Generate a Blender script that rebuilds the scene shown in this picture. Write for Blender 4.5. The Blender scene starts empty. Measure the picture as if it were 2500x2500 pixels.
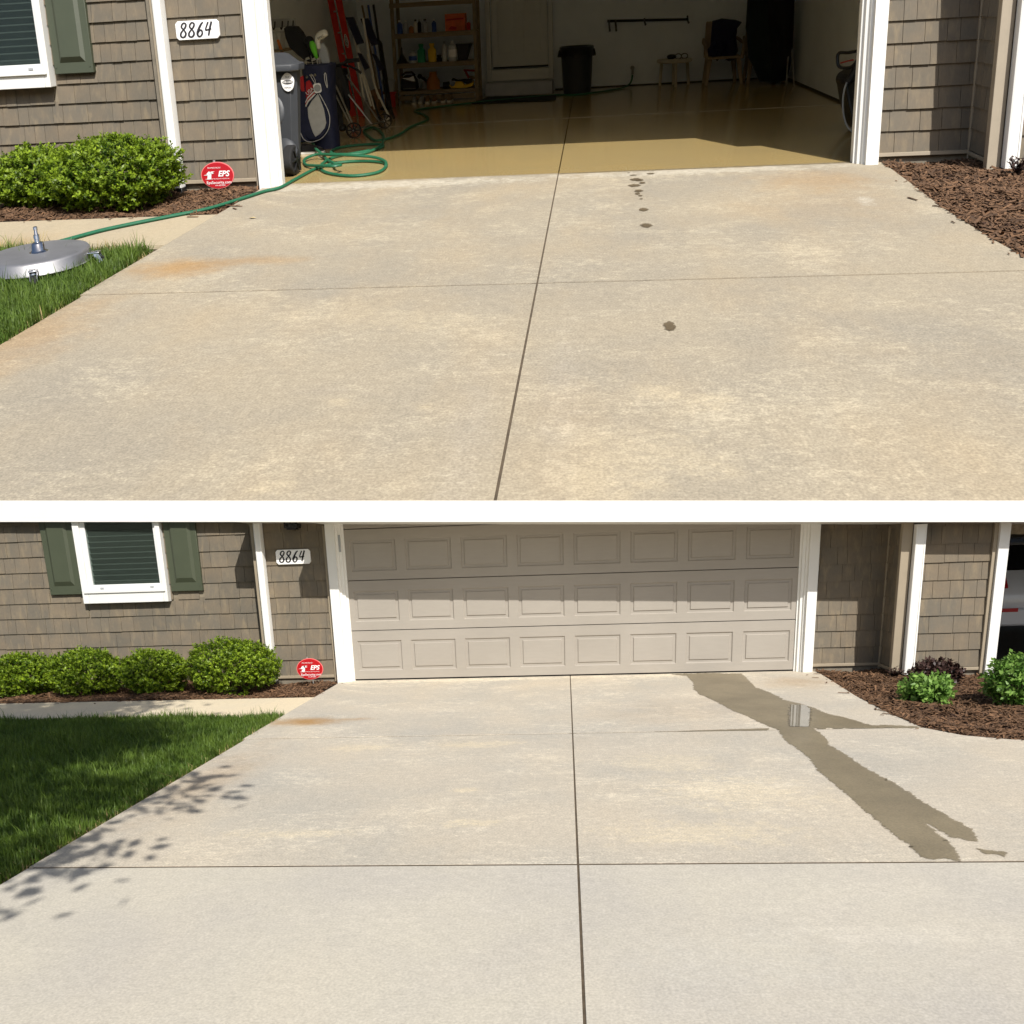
import bpy, bmesh, math, random
import numpy as np
from mathutils import Vector, Matrix

S = bpy.context.scene
COL = S.collection
rng = np.random.default_rng(11)
random.seed(5)

# ------------------------------------------------------------------ camera
cam_d = bpy.data.cameras.new('camera')
cam = bpy.data.objects.new('camera', cam_d)
COL.objects.link(cam)
pitch, roll, yaw = 0.2515, -0.0324, 0.0706
def cam_axes():
    cy, sy, cp, sp, cr, sr = math.cos(yaw), math.sin(yaw), math.cos(pitch), math.sin(pitch), math.cos(roll), math.sin(roll)
    Rz = np.array([[cy, sy, 0], [-sy, cy, 0], [0, 0, 1]]); B = np.array([[1, 0, 0], [0, 0, -1], [0, 1, 0.]])
    Rp = np.array([[1, 0, 0], [0, cp, -sp], [0, sp, cp]]); Rr = np.array([[cr, -sr, 0], [sr, cr, 0], [0, 0, 1]])
    return Rr @ Rp @ B @ Rz                      # rows: right, down, forward
ax = cam_axes()
cam.matrix_world = Matrix([[ax[0][i], -ax[1][i], -ax[2][i], (2.401, -9.138, 1.354)[i]] for i in range(3)] + [[0, 0, 0, 1]])
cam_d.sensor_width = 36.0
cam_d.lens = 28.82
cam_d.shift_y = 0.2456
cam_d.clip_start = 0.05
cam_d.clip_end = 2000
S.camera = cam
S.render.resolution_x = S.render.resolution_y = 1024

# ------------------------------------------------------------------ light
SUN = Vector((-0.44, 0.95, -1.0)).normalized()          # the way the light travels
w = bpy.data.worlds.new('World'); S.world = w; w.use_nodes = True
nt = w.node_tree
sky = nt.nodes.new('ShaderNodeTexSky'); sky.sky_type = 'NISHITA'; sky.sun_disc = False
sky.sun_elevation = math.asin(-SUN.z); sky.sun_rotation = math.atan2(-SUN.x, -SUN.y)
sky.air_density = 1.0; sky.dust_density = 2.0
bg = nt.nodes['Background']; bg.inputs[1].default_value = 0.085
nt.links.new(sky.outputs[0], bg.inputs[0])
sd = bpy.data.lights.new('sun', 'SUN'); sd.energy = 4.0; sd.angle = math.radians(0.5); sd.color = (1, 0.965, 0.905)
so = bpy.data.objects.new('sun', sd); COL.objects.link(so)
so.rotation_euler = SUN.to_track_quat('-Z', 'Y').to_euler(); so.location = (6, -14, 14)
S.view_settings.view_transform = 'Standard'; S.view_settings.look = 'None'
S.view_settings.gamma = 1; S.view_settings.exposure = 0.35
S.render.engine = 'CYCLES'
S.cycles.use_denoising = True
S.cycles.max_bounces = 8; S.cycles.diffuse_bounces = 6; S.cycles.glossy_bounces = 3

# ------------------------------------------------------------------ frames
class Frame:
    """Local metres of one house lot -> world.  The lower lot is level, the upper lot climbs a hillside."""
    def __init__(s, F, O, k): s.F = np.array(F, float); s.O = np.array(O, float); s.k = k
    def __call__(s, P): return np.asarray(P, float) @ s.F.T + s.O
LOW = Frame(np.eye(3), (0, 0, 0), 1.0)
UP = Frame([[3.7347, .1467, 0], [-.1401, 4.0135, 0], [-.1365, 2.1826, 3.2442]], (-6.7456, 21.4558, 13.3983), 3.6)

# ------------------------------------------------------------------ materials
def lin(c): return tuple((x / 255 / 12.92) if x / 255 <= .04045 else ((x / 255 + .055) / 1.055) ** 2.4 for x in c)
class NT:
    def __init__(s, name):
        s.m = bpy.data.materials.new(name); s.m.use_nodes = True; s.t = s.m.node_tree
        s.p = s.t.nodes['Principled BSDF']
    def n(s, typ, ins=None, **kw):
        x = s.t.nodes.new(typ)
        for k, v in kw.items(): setattr(x, k, v)
        for k, v in (ins or {}).items():
            if hasattr(v, 'links') or isinstance(v, bpy.types.NodeSocket): s.t.links.new(v, x.inputs[k])
            else: x.inputs[k].default_value = v
        return x
    def loc(s): return s.n('ShaderNodeAttribute', attribute_name='loc').outputs['Vector']
    def rnd(s): return s.n('ShaderNodeAttribute', attribute_name='rnd').outputs['Fac']
    def noise(s, vec, scale, detail=4, rough=.55, stretch=None):
        if stretch: vec = s.n('ShaderNodeVectorMath', {0: vec, 1: stretch}, operation='MULTIPLY').outputs[0]
        return s.n('ShaderNodeTexNoise', {'Vector': vec, 'Scale': scale, 'Detail': detail, 'Roughness': rough}).outputs['Fac']
    def rng(s, v, a, b, c=0., d=1., smooth=False):
        x = s.n('ShaderNodeMapRange', {0: v, 1: a, 2: b, 3: c, 4: d})
        if smooth: x.interpolation_type = 'SMOOTHSTEP'
        return x.outputs[0]
    def math(s, op, a, b=0.): return s.n('ShaderNodeMath', {0: a, 1: b}, operation=op).outputs[0]
    def mix(s, fac, a, b):
        x = s.n('ShaderNodeMix', data_type='RGBA')
        for i, v in ((0, fac), (6, a), (7, b)):
            if isinstance(v, bpy.types.NodeSocket): s.t.links.new(v, x.inputs[i])
            else: x.inputs[i].default_value = (v if i == 0 else (*v[:3], 1))
        return x.outputs[2]
    def scale(s, col, f):
        return s.n('ShaderNodeVectorMath', {0: col, 3: f}, operation='SCALE').outputs[0]
    def col(s, c): s.t.links.new(c, s.p.inputs['Base Color'])
    def bump(s, h, strength=.3, dist=.01):
        b = s.n('ShaderNodeBump', {'Height': h, 'Strength': strength, 'Distance': dist}); s.t.links.new(b.outputs[0], s.p.inputs['Normal'])

def M(name, c, rough=.55, metal=0., nv=.12, ns=6., rv=0., bump=0., bs=60., bd=.004, spec=.5, coat=0.):
    q = NT(name); L = q.loc()
    base = q.n('ShaderNodeRGB'); base.outputs[0].default_value = (*lin(c), 1); out = base.outputs[0]
    f = q.rng(q.noise(L, ns), .25, .75, 1 - nv, 1 + nv)
    if rv: f = q.math('MULTIPLY', f, q.rng(q.rnd(), 0, 1, 1 - rv, 1 + rv))
    q.col(q.scale(out, f))
    q.p.inputs['Roughness'].default_value = rough; q.p.inputs['Metallic'].default_value = metal
    q.p.inputs['Specular IOR Level'].default_value = spec; q.p.inputs['Coat Weight'].default_value = coat
    if bump: q.bump(q.noise(L, bs, 3), bump, bd)
    return q.m

def concrete(name, base, pale, grey, rust, spots, k, pale_amt=.75, speck=.16, rough=.85, warmc=(178, 154, 116)):
    q = NT(name); L = q.loc()
    c = (*lin(base), 1); P = lin(pale); G = lin(grey)
    c = q.mix(q.rng(q.noise(L, .9, 6, .6), .4, .66, 0, .9), c, G)
    # worn areas: pale flecks that crowd together where the surface paste has gone
    a = q.rng(q.noise(L, 1.3, 7, .68, (.75, 1.1, 1)), .44, .66)
    b = q.rng(q.noise(L, 4.5, 6, .75, (.7, 1.2, 1)), .47, .68)
    fl = q.noise(L, 26, 6, .82, (.6, 1.25, 1)); fl2 = q.noise(L, 75, 4, .8)
    dens = q.math('ADD', q.math('MULTIPLY', a, .5), q.math('MULTIPLY', b, .35))
    fk = q.rng(q.math('ADD', q.math('ADD', fl, q.math('MULTIPLY', fl2, .5)), q.math('MULTIPLY', dens, .28)), .84, 1.02)
    c = q.mix(q.math('MULTIPLY', fk, pale_amt), c, P)
    c = q.mix(q.math('MULTIPLY', q.math('MULTIPLY', a, b), pale_amt * .55), c, P)
    warm = q.rng(q.noise(L, 1.1, 5, .6, (1.3, .7, 1)), .48, .74, 0, .24)
    c = q.mix(warm, c, lin(warmc))
    # dark pits and smudges
    c = q.mix(q.rng(q.noise(L, 60, 3, .75), .70, .76, 0, .45), c, lin((92, 80, 64)))
    c = q.mix(q.rng(q.noise(L, 2.3, 7, .75, (1.5, .5, 1)), .56, .74, 0, .28), c, lin(tuple(x * .86 for x in grey)))
    for (u, v, ru, rv, st) in rust:
        d = q.n('ShaderNodeVectorMath', {0: L, 1: (u, v, 0)}, operation='SUBTRACT').outputs[0]
        d = q.n('ShaderNodeVectorMath', {0: d, 1: (1 / ru, 1 / rv, 0)}, operation='MULTIPLY').outputs[0]
        d = q.n('ShaderNodeVectorMath', {0: d}, operation='LENGTH').outputs['Value']
        d = q.math('ADD', d, q.rng(q.noise(L, 4, 5, .7), .25, .75, -.35, .35))
        c = q.mix(q.math('MULTIPLY', q.rng(d, 1.1, .0, 0, 1, True), st * .85), c, lin((160, 120, 62)))
    for (u, v, ru, rv, st, cc) in spots:
        d = q.n('ShaderNodeVectorMath', {0: L, 1: (u, v, 0)}, operation='SUBTRACT').outputs[0]
        d = q.n('ShaderNodeVectorMath', {0: d, 1: (1 / ru, 1 / rv, 0)}, operation='MULTIPLY').outputs[0]
        d = q.n('ShaderNodeVectorMath', {0: d}, operation='LENGTH').outputs['Value']
        d = q.math('ADD', d, q.rng(q.noise(L, 7, 7, .8), .28, .72, -.8, .8))
        c = q.mix(q.math('MULTIPLY', q.math('MULTIPLY', q.rng(d, 1, .2, 0, 1, True), q.rng(fl, .38, .58, .25, 1)), st * .7), c, lin(cc))
    f = q.rng(q.noise(L, 95, 2, .6), .3, .7, 1 - speck, 1 + speck)
    f = q.math('MULTIPLY', f, q.rng(q.noise(L, 24, 3, .6), .3, .7, 1 - speck * .45, 1 + speck * .45))
    f = q.math('MULTIPLY', f, q.rng(q.rnd(), 0, 1, .96, 1.04))
    q.col(q.scale(c, f))
    q.p.inputs['Roughness'].default_value = rough; q.p.inputs['Specular IOR Level'].default_value = .3
    q.bump(q.noise(L, 110, 3, .7), .35, .003 * k)
    return q.m

def leafmat(name, c1, c2, trans=.35, rough=.45):
    q = NT(name); L = q.loc()
    c = q.mix(q.rnd(), lin(c1), lin(c2))
    c = q.scale(c, q.rng(q.noise(L, 9, 3), .3, .7, .8, 1.2))
    q.col(c); q.p.inputs['Roughness'].default_value = rough; q.p.inputs['Specular IOR Level'].default_value = .35
    tr = q.n('ShaderNodeBsdfTranslucent'); q.t.links.new(q.scale(c, 1.1), tr.inputs[0])
    mx = q.n('ShaderNodeMixShader', {0: trans}); q.t.links.new(q.p.outputs[0], mx.inputs[1]); q.t.links.new(tr.outputs[0], mx.inputs[2])
    q.t.links.new(mx.outputs[0], q.t.nodes['Material Output'].inputs[0])
    return q.m

MT = {}
MT['white'] = M('white_trim_paint', (232, 231, 226), .45, nv=.03, ns=3)
MT['vinyl'] = M('white_vinyl', (226, 226, 224), .35, nv=.02)
MT['beige'] = M('beige_trim', (156, 143, 122), .6, nv=.08)
MT['shutter'] = M('green_shutter', (70, 76, 58), .5, nv=.06, ns=4, bump=.12, bs=30)
MT['found'] = M('foundation', (122, 114, 100), .9, nv=.25, ns=9, bump=.4, bs=60)
MT['dark'] = M('black_plastic', (24, 24, 26), .45)
MT['blackcloth'] = M('black_cloth', (17, 17, 19), .9, nv=.25, ns=30)
MT['metal'] = M('brushed_steel', (176, 176, 176), .3, 1., nv=.1, ns=14, bump=.05, bs=25)
MT['scuffed'] = M('scuffed_aluminium', (165, 164, 165), .48, .85, nv=.14, ns=7, bump=.12, bs=14)
MT['chrome'] = M('chrome', (205, 205, 205), .15, 1., nv=.03)
MT['hose'] = M('green_hose', (28, 98, 68), .5, nv=.16, ns=30)
MT['drywall'] = M('drywall', (222, 229, 232), .9, nv=.05, ns=2)
MT['intdoor'] = M('interior_door_paint', (206, 208, 202), .6, nv=.03)
MT['step'] = M('grey_step', (168, 172, 178), .7, nv=.1)
MT['bin'] = M('grey_bin_plastic', (58, 61, 66), .5, nv=.1, ns=5)
MT['can'] = M('dark_can_plastic', (40, 44, 47), .5)
MT['bag'] = M('black_liner', (14, 14, 15), .3, nv=.2, ns=20)
MT['navy'] = M('navy_nylon', (26, 32, 62), .7, nv=.2, ns=25)
MT['redcloth'] = M('red_nylon', (178, 28, 34), .65, nv=.12)
MT['greycloth'] = M('grey_nylon', (196, 196, 192), .8, nv=.12, ns=14, bump=.3, bs=16, bd=.02)
MT['whitecloth'] = M('white_nylon', (225, 225, 222), .7)
MT['lime'] = M('lime_cover', (96, 190, 40), .7)
MT['ladder'] = M('red_fibreglass', (198, 40, 30), .45, nv=.1)
MT['ptube'] = M('white_tube', (215, 212, 202), .4, nv=.06)
MT['wood'] = M('shelf_wood', (132, 116, 90), .75, nv=.15, ns=12)
MT['pole'] = M('wood_pole', (120, 100, 72), .7, nv=.15)
MT['bluep'] = M('blue_plastic', (50, 80, 150), .5)
MT['orange'] = M('orange_plastic', (205, 110, 40), .5)
MT['card'] = M('cardboard', (130, 98, 66), .9)
MT['redp'] = M('red_plastic', (170, 26, 28), .45)
MT['greyp'] = M('pale_grey_plastic', (165, 168, 170), .5)
MT['greenp'] = M('green_plastic', (36, 140, 96), .4)
MT['yellow'] = M('yellow_plastic', (226, 186, 40), .4)
MT['tan'] = M('amber_jug', (168, 104, 44), .5)
MT['clear'] = M('translucent_jug', (190, 192, 190), .35)
MT['boxred'] = M('printed_carton', (206, 98, 58), .7, nv=.3, ns=8)
MT['stoolp'] = M('cream_plastic', (186, 178, 158), .6)
MT['chairp'] = M('tan_chair', (150, 132, 106), .7)
MT['bluecloth'] = M('dark_blue_cloth', (24, 28, 52), .9, nv=.3, ns=20)
MT['darkgreen'] = M('dark_green_cloth', (18, 32, 30), .9, nv=.25, ns=14)
MT['signred'] = M('sign_red', (178, 10, 22), .35, nv=.02)
MT['signpink'] = M('sign_rim', (240, 120, 120), .4, nv=.02)
MT['signwhite'] = M('sign_white', (245, 244, 242), .4, nv=.02)
MT['ink'] = M('black_ink', (28, 24, 30), .6, nv=.02)
MT['stake'] = M('galvanised_stake', (170, 168, 162), .45, .6)
MT['rubber'] = M('rubber', (28, 28, 29), .8, nv=.2, ns=30)
MT['car'] = M('car_paint', (196, 200, 206), .25, nv=.02, coat=.6)
MT['glassdark'] = M('dark_glass', (18, 22, 26), .06, nv=.02)
MT['taillight'] = M('tail_light', (168, 16, 26), .15, nv=.1, ns=40)
MT['blind'] = M('window_blind', (100, 103, 99), .7, nv=.05)
MT['bark'] = M('bark', (86, 70, 54), .9, nv=.3, ns=14, bump=.6, bs=30)
MT['twig'] = M('twig', (74, 58, 42), .9)
MT['joint'] = M('joint_filler', (84, 72, 56), .95, nv=.35, ns=20)
MT['groove'] = M('groove_dirt', (92, 80, 63), .95, nv=.3, ns=12)
MT['soil'] = M('soil', (74, 58, 40), .95, nv=.3, ns=14)
MT['lawnsoil'] = M('lawn_soil', (70, 82, 34), .95, nv=.3, ns=12)
MT['mulchbase'] = M('mulch_base', (66, 44, 32), .95, nv=.35, ns=40, bump=.8, bs=45, bd=.02)
MT['chip'] = M('mulch_chip', (106, 78, 54), .9, nv=.2, ns=30, rv=.55)
MT['boxwood'] = leafmat('boxwood_leaf', (46, 80, 12), (156, 180, 48))
MT['sedum'] = leafmat('sedum_leaf', (70, 112, 36), (142, 176, 86))
MT['purple'] = leafmat('purple_leaf', (44, 28, 26), (78, 56, 48), .15)
MT['grass'] = leafmat('grass_blade', (60, 88, 26), (110, 132, 52), .3, .5)
MT['drygrass'] = leafmat('dry_grass', (150, 130, 84), (186, 168, 116), .2, .6)
MT['treeleaf'] = leafmat('tree_leaf', (50, 88, 30), (90, 130, 48))
MT['bloom'] = M('pink_bloom', (206, 84, 104), .6)
MT['dryleaf'] = M('dry_leaf', (196, 176, 130), .8)
MT['roofin'] = M('ceiling_board', (228, 226, 220), .9)

def mk_siding():
    q = NT('shingle_siding'); L = q.loc()
    c = q.mix(q.rng(q.noise(L, 3.2, 4, .6), .35, .66), lin((122, 110, 93)), lin((107, 101, 90)))
    c = q.mix(q.rng(q.noise(L, 7, 3, .6, (2.2, 1, .6)), .52, .72, 0, .6), c, lin((140, 126, 103)))
    f = q.rng(q.rnd(), 0, 1, .94, 1.07)
    f = q.math('MULTIPLY', f, q.rng(q.noise(L, 60, 3, .6, (3, 1, .4)), .3, .7, .93, 1.07))
    q.col(q.scale(c, f)); q.p.inputs['Roughness'].default_value = .8; q.p.inputs['Specular IOR Level'].default_value = .25
    q.bump(q.noise(L, 45, 3, .6, (3, 1, .3)), .25, .004)
    return q.m
MT['siding'] = mk_siding()
MT['sidinggap'] = M('siding_gap', (136, 126, 108), .9, nv=.1)
def mk_door():
    q = NT('garage_door_steel'); L = q.loc()
    c = q.mix(q.rng(q.noise(L, 1.2, 4), .35, .65), lin((161, 154, 144)), lin((155, 148, 138)))
    q.col(q.scale(c, q.rng(q.noise(L, 40, 3, .6, (.15, 1, 1)), .3, .7, .975, 1.025)))
    q.p.inputs['Roughness'].default_value = .5
    q.bump(q.noise(L, 160, 2, .5, (.12, 1, 1)), .06, .002)
    return q.m
MT['gdoor'] = mk_door()
def mk_floor():
    q = NT('garage_floor_epoxy'); L = q.loc()
    c = q.mix(q.rng(q.noise(L, 1.0, 5), .35, .68), lin((180, 156, 104)), lin((171, 150, 104)))
    c = q.mix(q.rng(q.noise(L, 3.4, 6, .7, (.6, 1.3, 1)), .62, .72, 0, .35), c, lin((150, 130, 94)))
    q.col(q.scale(c, q.rng(q.noise(L, 70, 2), .3, .7, .95, 1.05)))
    q.p.inputs['Roughness'].default_value = .16; q.p.inputs['Specular IOR Level'].default_value = .75
    q.bump(q.noise(L, 3, 3), .05, .02)
    return q.m
MT['epoxy'] = mk_floor()
def mk_wet(name, c, rough, amax):
    q = NT(name); L = q.loc()
    cc = q.mix(q.rng(q.noise(L, 2.2, 6, .65), .4, .65), lin(c), lin(tuple(x * .9 for x in c)))
    q.col(q.scale(cc, q.rng(q.noise(L, 85, 3, .7), .3, .7, .8, 1.2)))
    q.p.inputs['Roughness'].default_value = rough; q.p.inputs['IOR'].default_value = 1.33
    e = q.math('ADD', q.rnd(), q.rng(q.noise(L, 38, 5, .75), .3, .7, -.42, .42))
    al = q.math('MULTIPLY', q.rng(e, .3, .62, 0, 1, True), q.rng(q.noise(L, 3.2, 5, .6), .3, .65, amax * .85, amax))
    tr = q.n('ShaderNodeBsdfTransparent'); mx = q.n('ShaderNodeMixShader', {0: al}); q.t.links.new(tr.outputs[0], mx.inputs[1]); q.t.links.new(q.p.outputs[0], mx.inputs[2])
    q.t.links.new(mx.outputs[0], q.t.nodes['Material Output'].inputs[0])
    return q.m
MT['wet'] = mk_wet('wet_concrete', (140, 128, 104), .4, .88)
MT['puddle'] = mk_wet('standing_water', (112, 104, 88), .04, 1.)
MT['spot'] = mk_wet('damp_concrete', (104, 90, 68), .6, .9)
PALE = (222, 205, 170)
PALEA = (190, 175, 146)
MT['conA'] = concrete('weathered_concrete', (158, 147, 127), (194, 182, 157), (146, 138, 123),
    [(.2, -2.5, .46, .27, .75), (.65, -2.38, .42, .14, .42), (-.05, -3.6, .4, .8, .42), (4.45, -.6, .6, .5, .4), (4.3, -1.4, .9, .8, .14)],
    [(1.9, -3.5, .45, .2, .5, PALEA), (1.45, -3.35, .4, .25, .35, PALEA), (3.0, -4.35, .16, .1, .8, PALEA), (3.16, -4.42, .16, .1, .7, PALEA), (2.9, -4.85, .4, .22, .6, PALEA),
     (2.75, -5.0, .2, .15, .6, PALEA), (1.7, -5.03, .1, .07, .8, PALEA), (1.7, -4.3, .2, .06, .3, (150, 140, 128)), (1.75, -4.4, .08, .05, .7, PALEA), (2.1, -4.45, .06, .05, .7, PALEA),
     (4.6, -1.35, .09, .16, .7, (196, 190, 176)), (1.0, -.16, 1.7, .2, 1.3, (190, 182, 164)), (3.6, -.1, 1.7, .15, 1.2, (190, 182, 164)),
     (2.3, -4.6, .1, .9, .14, (188, 178, 166)), (2.62, -4.3, .1, .9, .16, (186, 178, 168)), (3.9, -3.3, .6, .25, .3, PALEA)], 3.6, .6, .2)
MT['conB'] = concrete('washed_concrete', (187, 177, 160), (224, 213, 191), (173, 167, 155),
    [(.14, -2.33, .46, .24, 1.0), (.5, -2.26, .35, .09, .4), (.1, -4.2, .32, 1.3, .3), (4.75, -.75, .5, .5, .35), (3.4, -2.2, 1.0, .8, .15)],
    [(.9, -3.35, .35, .15, .6, PALE), (1.75, -3.3, .4, .14, .7, PALE), (1.9, -5.1, .2, .1, .7, PALE), (1.0, -5.25, .4, .1, .6, PALE), (1.8, -4.5, .14, .06, .6, PALE),
     (3.05, -3.9, .5, .3, .4, PALE), (3.35, -4.6, .55, .5, .55, PALE), (3.05, -5.3, .6, .25, .6, PALE), (1.2, -.12, 1.7, .16, 1.2, (224, 212, 188)), (3.4, -.1, 1.5, .12, 1.1, (224, 212, 188))], 1.0, .66, .18, warmc=(206, 188, 158))
MT['conBnew'] = concrete('newer_concrete', (191, 184, 169), (209, 201, 186), (180, 174, 164), [],
    [(3.0, -6.6, .5, .3, .3, (190, 188, 180)), (3.6, -6.4, .5, .1, .3, (224, 216, 200))], 1.0, .3, .13, warmc=(204, 192, 172))
MT['walkA'] = concrete('walk_concrete_weathered', (172, 158, 132), (186, 172, 146), (162, 150, 128), [(-1.35, -1.7, .5, .3, .25)], [], 3.6, .4, .12)
MT['walkB'] = concrete('walk_concrete', (214, 198, 168), (226, 212, 184), (204, 192, 168), [], [], 1.0, .4, .1, warmc=(214, 196, 166))

# ------------------------------------------------------------------ mesh builder
class MB:
    def __init__(s): s.v = []; s.f = []; s.r = []; s.n = 0; s.rv = .5
    def add(s, V, F, r=None):
        V = np.asarray(V, float).reshape(-1, 3)
        s.v.append(V); s.f += [tuple(i + s.n for i in f) for f in F]
        s.r.append(np.full(len(V), s.rv if r is None else r) if np.isscalar(r) or r is None else np.asarray(r))
        s.n += len(V); return s
    def box(s, lo, hi, r=None):
        (a, b, c), (d, e, f) = lo, hi
        return s.hexa([(a, b, c), (d, b, c), (d, e, c), (a, e, c), (a, b, f), (d, b, f), (d, e, f), (a, e, f)], r)
    def hexa(s, P, r=None):
        return s.add(P, [(0, 3, 2, 1), (4, 5, 6, 7), (0, 1, 5, 4), (1, 2, 6, 5), (2, 3, 7, 6), (3, 0, 4, 7)], r)
    def quad(s, P, r=None): return s.add(P, [tuple(range(len(P)))], r)
    def beam(s, p0, p1, wd, dp, side=(1, 0, 0), wd1=None, dp1=None):
        p0, p1 = np.array(p0, float), np.array(p1, float); a = p1 - p0; a /= np.linalg.norm(a)
        x = np.array(side, float); x -= a * (x @ a); x /= np.linalg.norm(x); y = np.cross(a, x)
        w1 = wd1 or wd; d1 = dp1 or dp
        P = [p0 - x * wd / 2 - y * dp / 2, p0 + x * wd / 2 - y * dp / 2, p0 + x * wd / 2 + y * dp / 2, p0 - x * wd / 2 + y * dp / 2,
             p1 - x * w1 / 2 - y * d1 / 2, p1 + x * w1 / 2 - y * d1 / 2, p1 + x * w1 / 2 + y * d1 / 2, p1 - x * w1 / 2 + y * d1 / 2]
        return s.hexa(P)
    def cyl(s, p0, p1, r0, r1=None, n=16, caps=True): return s.tube([p0, p1], [r0, r0 if r1 is None else r1], n, caps)
    def tube(s, path, r, n=8, caps=True, flat=1.0):
        P = np.array(path, float); m = len(P); R = np.full(m, r) if np.isscalar(r) else np.array(r, float)
        T = np.gradient(P, axis=0); T /= np.linalg.norm(T, axis=1)[:, None] + 1e-12
        up = np.array([0, 0, 1.]) if abs(T[0][2]) < .9 else np.array([1., 0, 0])
        V = []; x = np.cross(T[0], up); x /= np.linalg.norm(x)
        for i in range(m):
            x = x - T[i] * (x @ T[i]); x /= np.linalg.norm(x) + 1e-12; y = np.cross(T[i], x)
            for k in range(n):
                t = 2 * math.pi * k / n; V.append(P[i] + R[i] * (math.cos(t) * x + flat * math.sin(t) * y))
        F = [(i * n + k, i * n + (k + 1) % n, (i + 1) * n + (k + 1) % n, (i + 1) * n + k) for i in range(m - 1) for k in range(n)]
        if caps: F += [tuple(range(n - 1, -1, -1)), tuple(range((m - 1) * n, m * n))]
        return s.add(V, F)
    def lathe(s, prof, c, n=24, sx=1., sy=1., power=1.):
        """prof: (radius, height) pairs round the vertical axis at c."""
        V = []
        for r, h in prof:
            for k in range(n):
                t = 2 * math.pi * k / n; cx, cy = math.cos(t), math.sin(t)
                if power != 1: cx = math.copysign(abs(cx) ** power, cx); cy = math.copysign(abs(cy) ** power, cy)
                V.append((c[0] + r * sx * cx, c[1] + r * sy * cy, c[2] + h))
        m = len(prof)
        F = [(i * n + k, i * n + (k + 1) % n, (i + 1) * n + (k + 1) % n, (i + 1) * n + k) for i in range(m - 1) for k in range(n)]
        F += [tuple(range(n - 1, -1, -1)), tuple(range((m - 1) * n, m * n))]
        return s.add(V, F)
    def prism(s, poly, d, axis=1, a0=0.):
        """2D outline poly extruded along an axis from a0 to a0+d. axis 1: poly is (u,w); 2: (u,v); 0: (v,w)."""
        n = len(poly)
        def p(q, t): return {1: (q[0], t, q[1]), 2: (q[0], q[1], t), 0: (t, q[0], q[1])}[axis]
        V = [p(q, a0) for q in poly] + [p(q, a0 + d) for q in poly]
        F = [tuple(range(n)), tuple(range(2 * n - 1, n - 1, -1))] + [(i, (i + 1) % n, n + (i + 1) % n, n + i) for i in range(n)]
        return s.add(V, F)
    def ball(s, c, r, n=14, m=9):
        r = np.array(r, float) * np.ones(3)
        V = [(c[0] + r[0] * math.sin(math.pi * i / m) * math.cos(2 * math.pi * k / n), c[1] + r[1] * math.sin(math.pi * i / m) * math.sin(2 * math.pi * k / n),
              c[2] - r[2] * math.cos(math.pi * i / m)) for i in range(m + 1) for k in range(n)]
        F = [(i * n + k, i * n + (k + 1) % n, (i + 1) * n + (k + 1) % n, (i + 1) * n + k) for i in range(m) for k in range(n)]
        return s.add(V, F)
    def leaves(s, C, A, B, r):
        """rhombus leaves: centres C, half length vectors A, half width vectors B."""
        n = len(C); V = np.stack([C - A, C + B, C + A, C - B], 1).reshape(-1, 3)
        F = (np.arange(n)[:, None] * 4 + np.arange(4)[None]).tolist()
        return s.add(V, F, np.repeat(r, 4))

BASE = {}
def build_each(mb, *a, **k):
    """one part per solid that was added to the builder."""
    out, start = [], 0; ends = np.cumsum([len(v) for v in mb.v])
    for v, r_, e in zip(mb.v, mb.r, ends):
        q = MB(); q.v = [v]; q.r = [r_]; q.n = len(v); q.f = [tuple(i - start for i in f) for f in mb.f if start <= f[0] < e]; start = e
        out.append(build(q, *a, **k))
    return out
def tag(o, label=None, cat=None, group=None, kind=None):
    for k, v in (('label', label), ('category', cat), ('group', group), ('kind', kind)):
        if v: o[k] = v
    return o
def build(mb, name, mat, fr, parent=None, label=None, cat=None, group=None, kind=None, bev=0., smooth=True, recalc=True, ang=38):
    V = np.concatenate(mb.v); R = np.concatenate(mb.r); W = fr(V)
    if parent is not None: base = BASE[parent]
    else: base = np.array([*(W[:, :2].min(0) + W[:, :2].max(0)) / 2, W[:, 2].min()])
    me = bpy.data.meshes.new(name); me.from_pydata((W - base).tolist(), [], mb.f)
    a = me.attributes.new('loc', 'FLOAT_VECTOR', 'POINT'); a.data.foreach_set('vector', V.astype(np.float32).ravel())
    a = me.attributes.new('rnd', 'FLOAT', 'POINT'); a.data.foreach_set('value', R.astype(np.float32))
    if recalc and len(mb.f) < 30000:
        bm = bmesh.new(); bm.from_mesh(me); bmesh.ops.recalc_face_normals(bm, faces=bm.faces); bm.to_mesh(me); bm.free()
    if smooth and len(mb.f) < 30000:
        me.shade_smooth(); me.set_sharp_from_angle(angle=math.radians(ang))
    me.materials.append(MT[mat] if isinstance(mat, str) else mat)
    o = bpy.data.objects.new(name, me); COL.objects.link(o); BASE[o] = base
    if parent is not None: o.parent = parent
    else: o.location = base
    if bev:
        m = o.modifiers.new('bevel', 'BEVEL'); m.width = bev * fr.k; m.segments = 2; m.limit_method = 'ANGLE'; m.angle_limit = math.radians(40)
    return tag(o, label, cat, group, kind)
def thing(name, label, cat, fr, at, group=None):
    o = bpy.data.objects.new(name, None); COL.objects.link(o); b = fr(np.array([at]))[0]
    o.location = b; BASE[o] = b; o.empty_display_size = .1
    return tag(o, label, cat, group)

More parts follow.
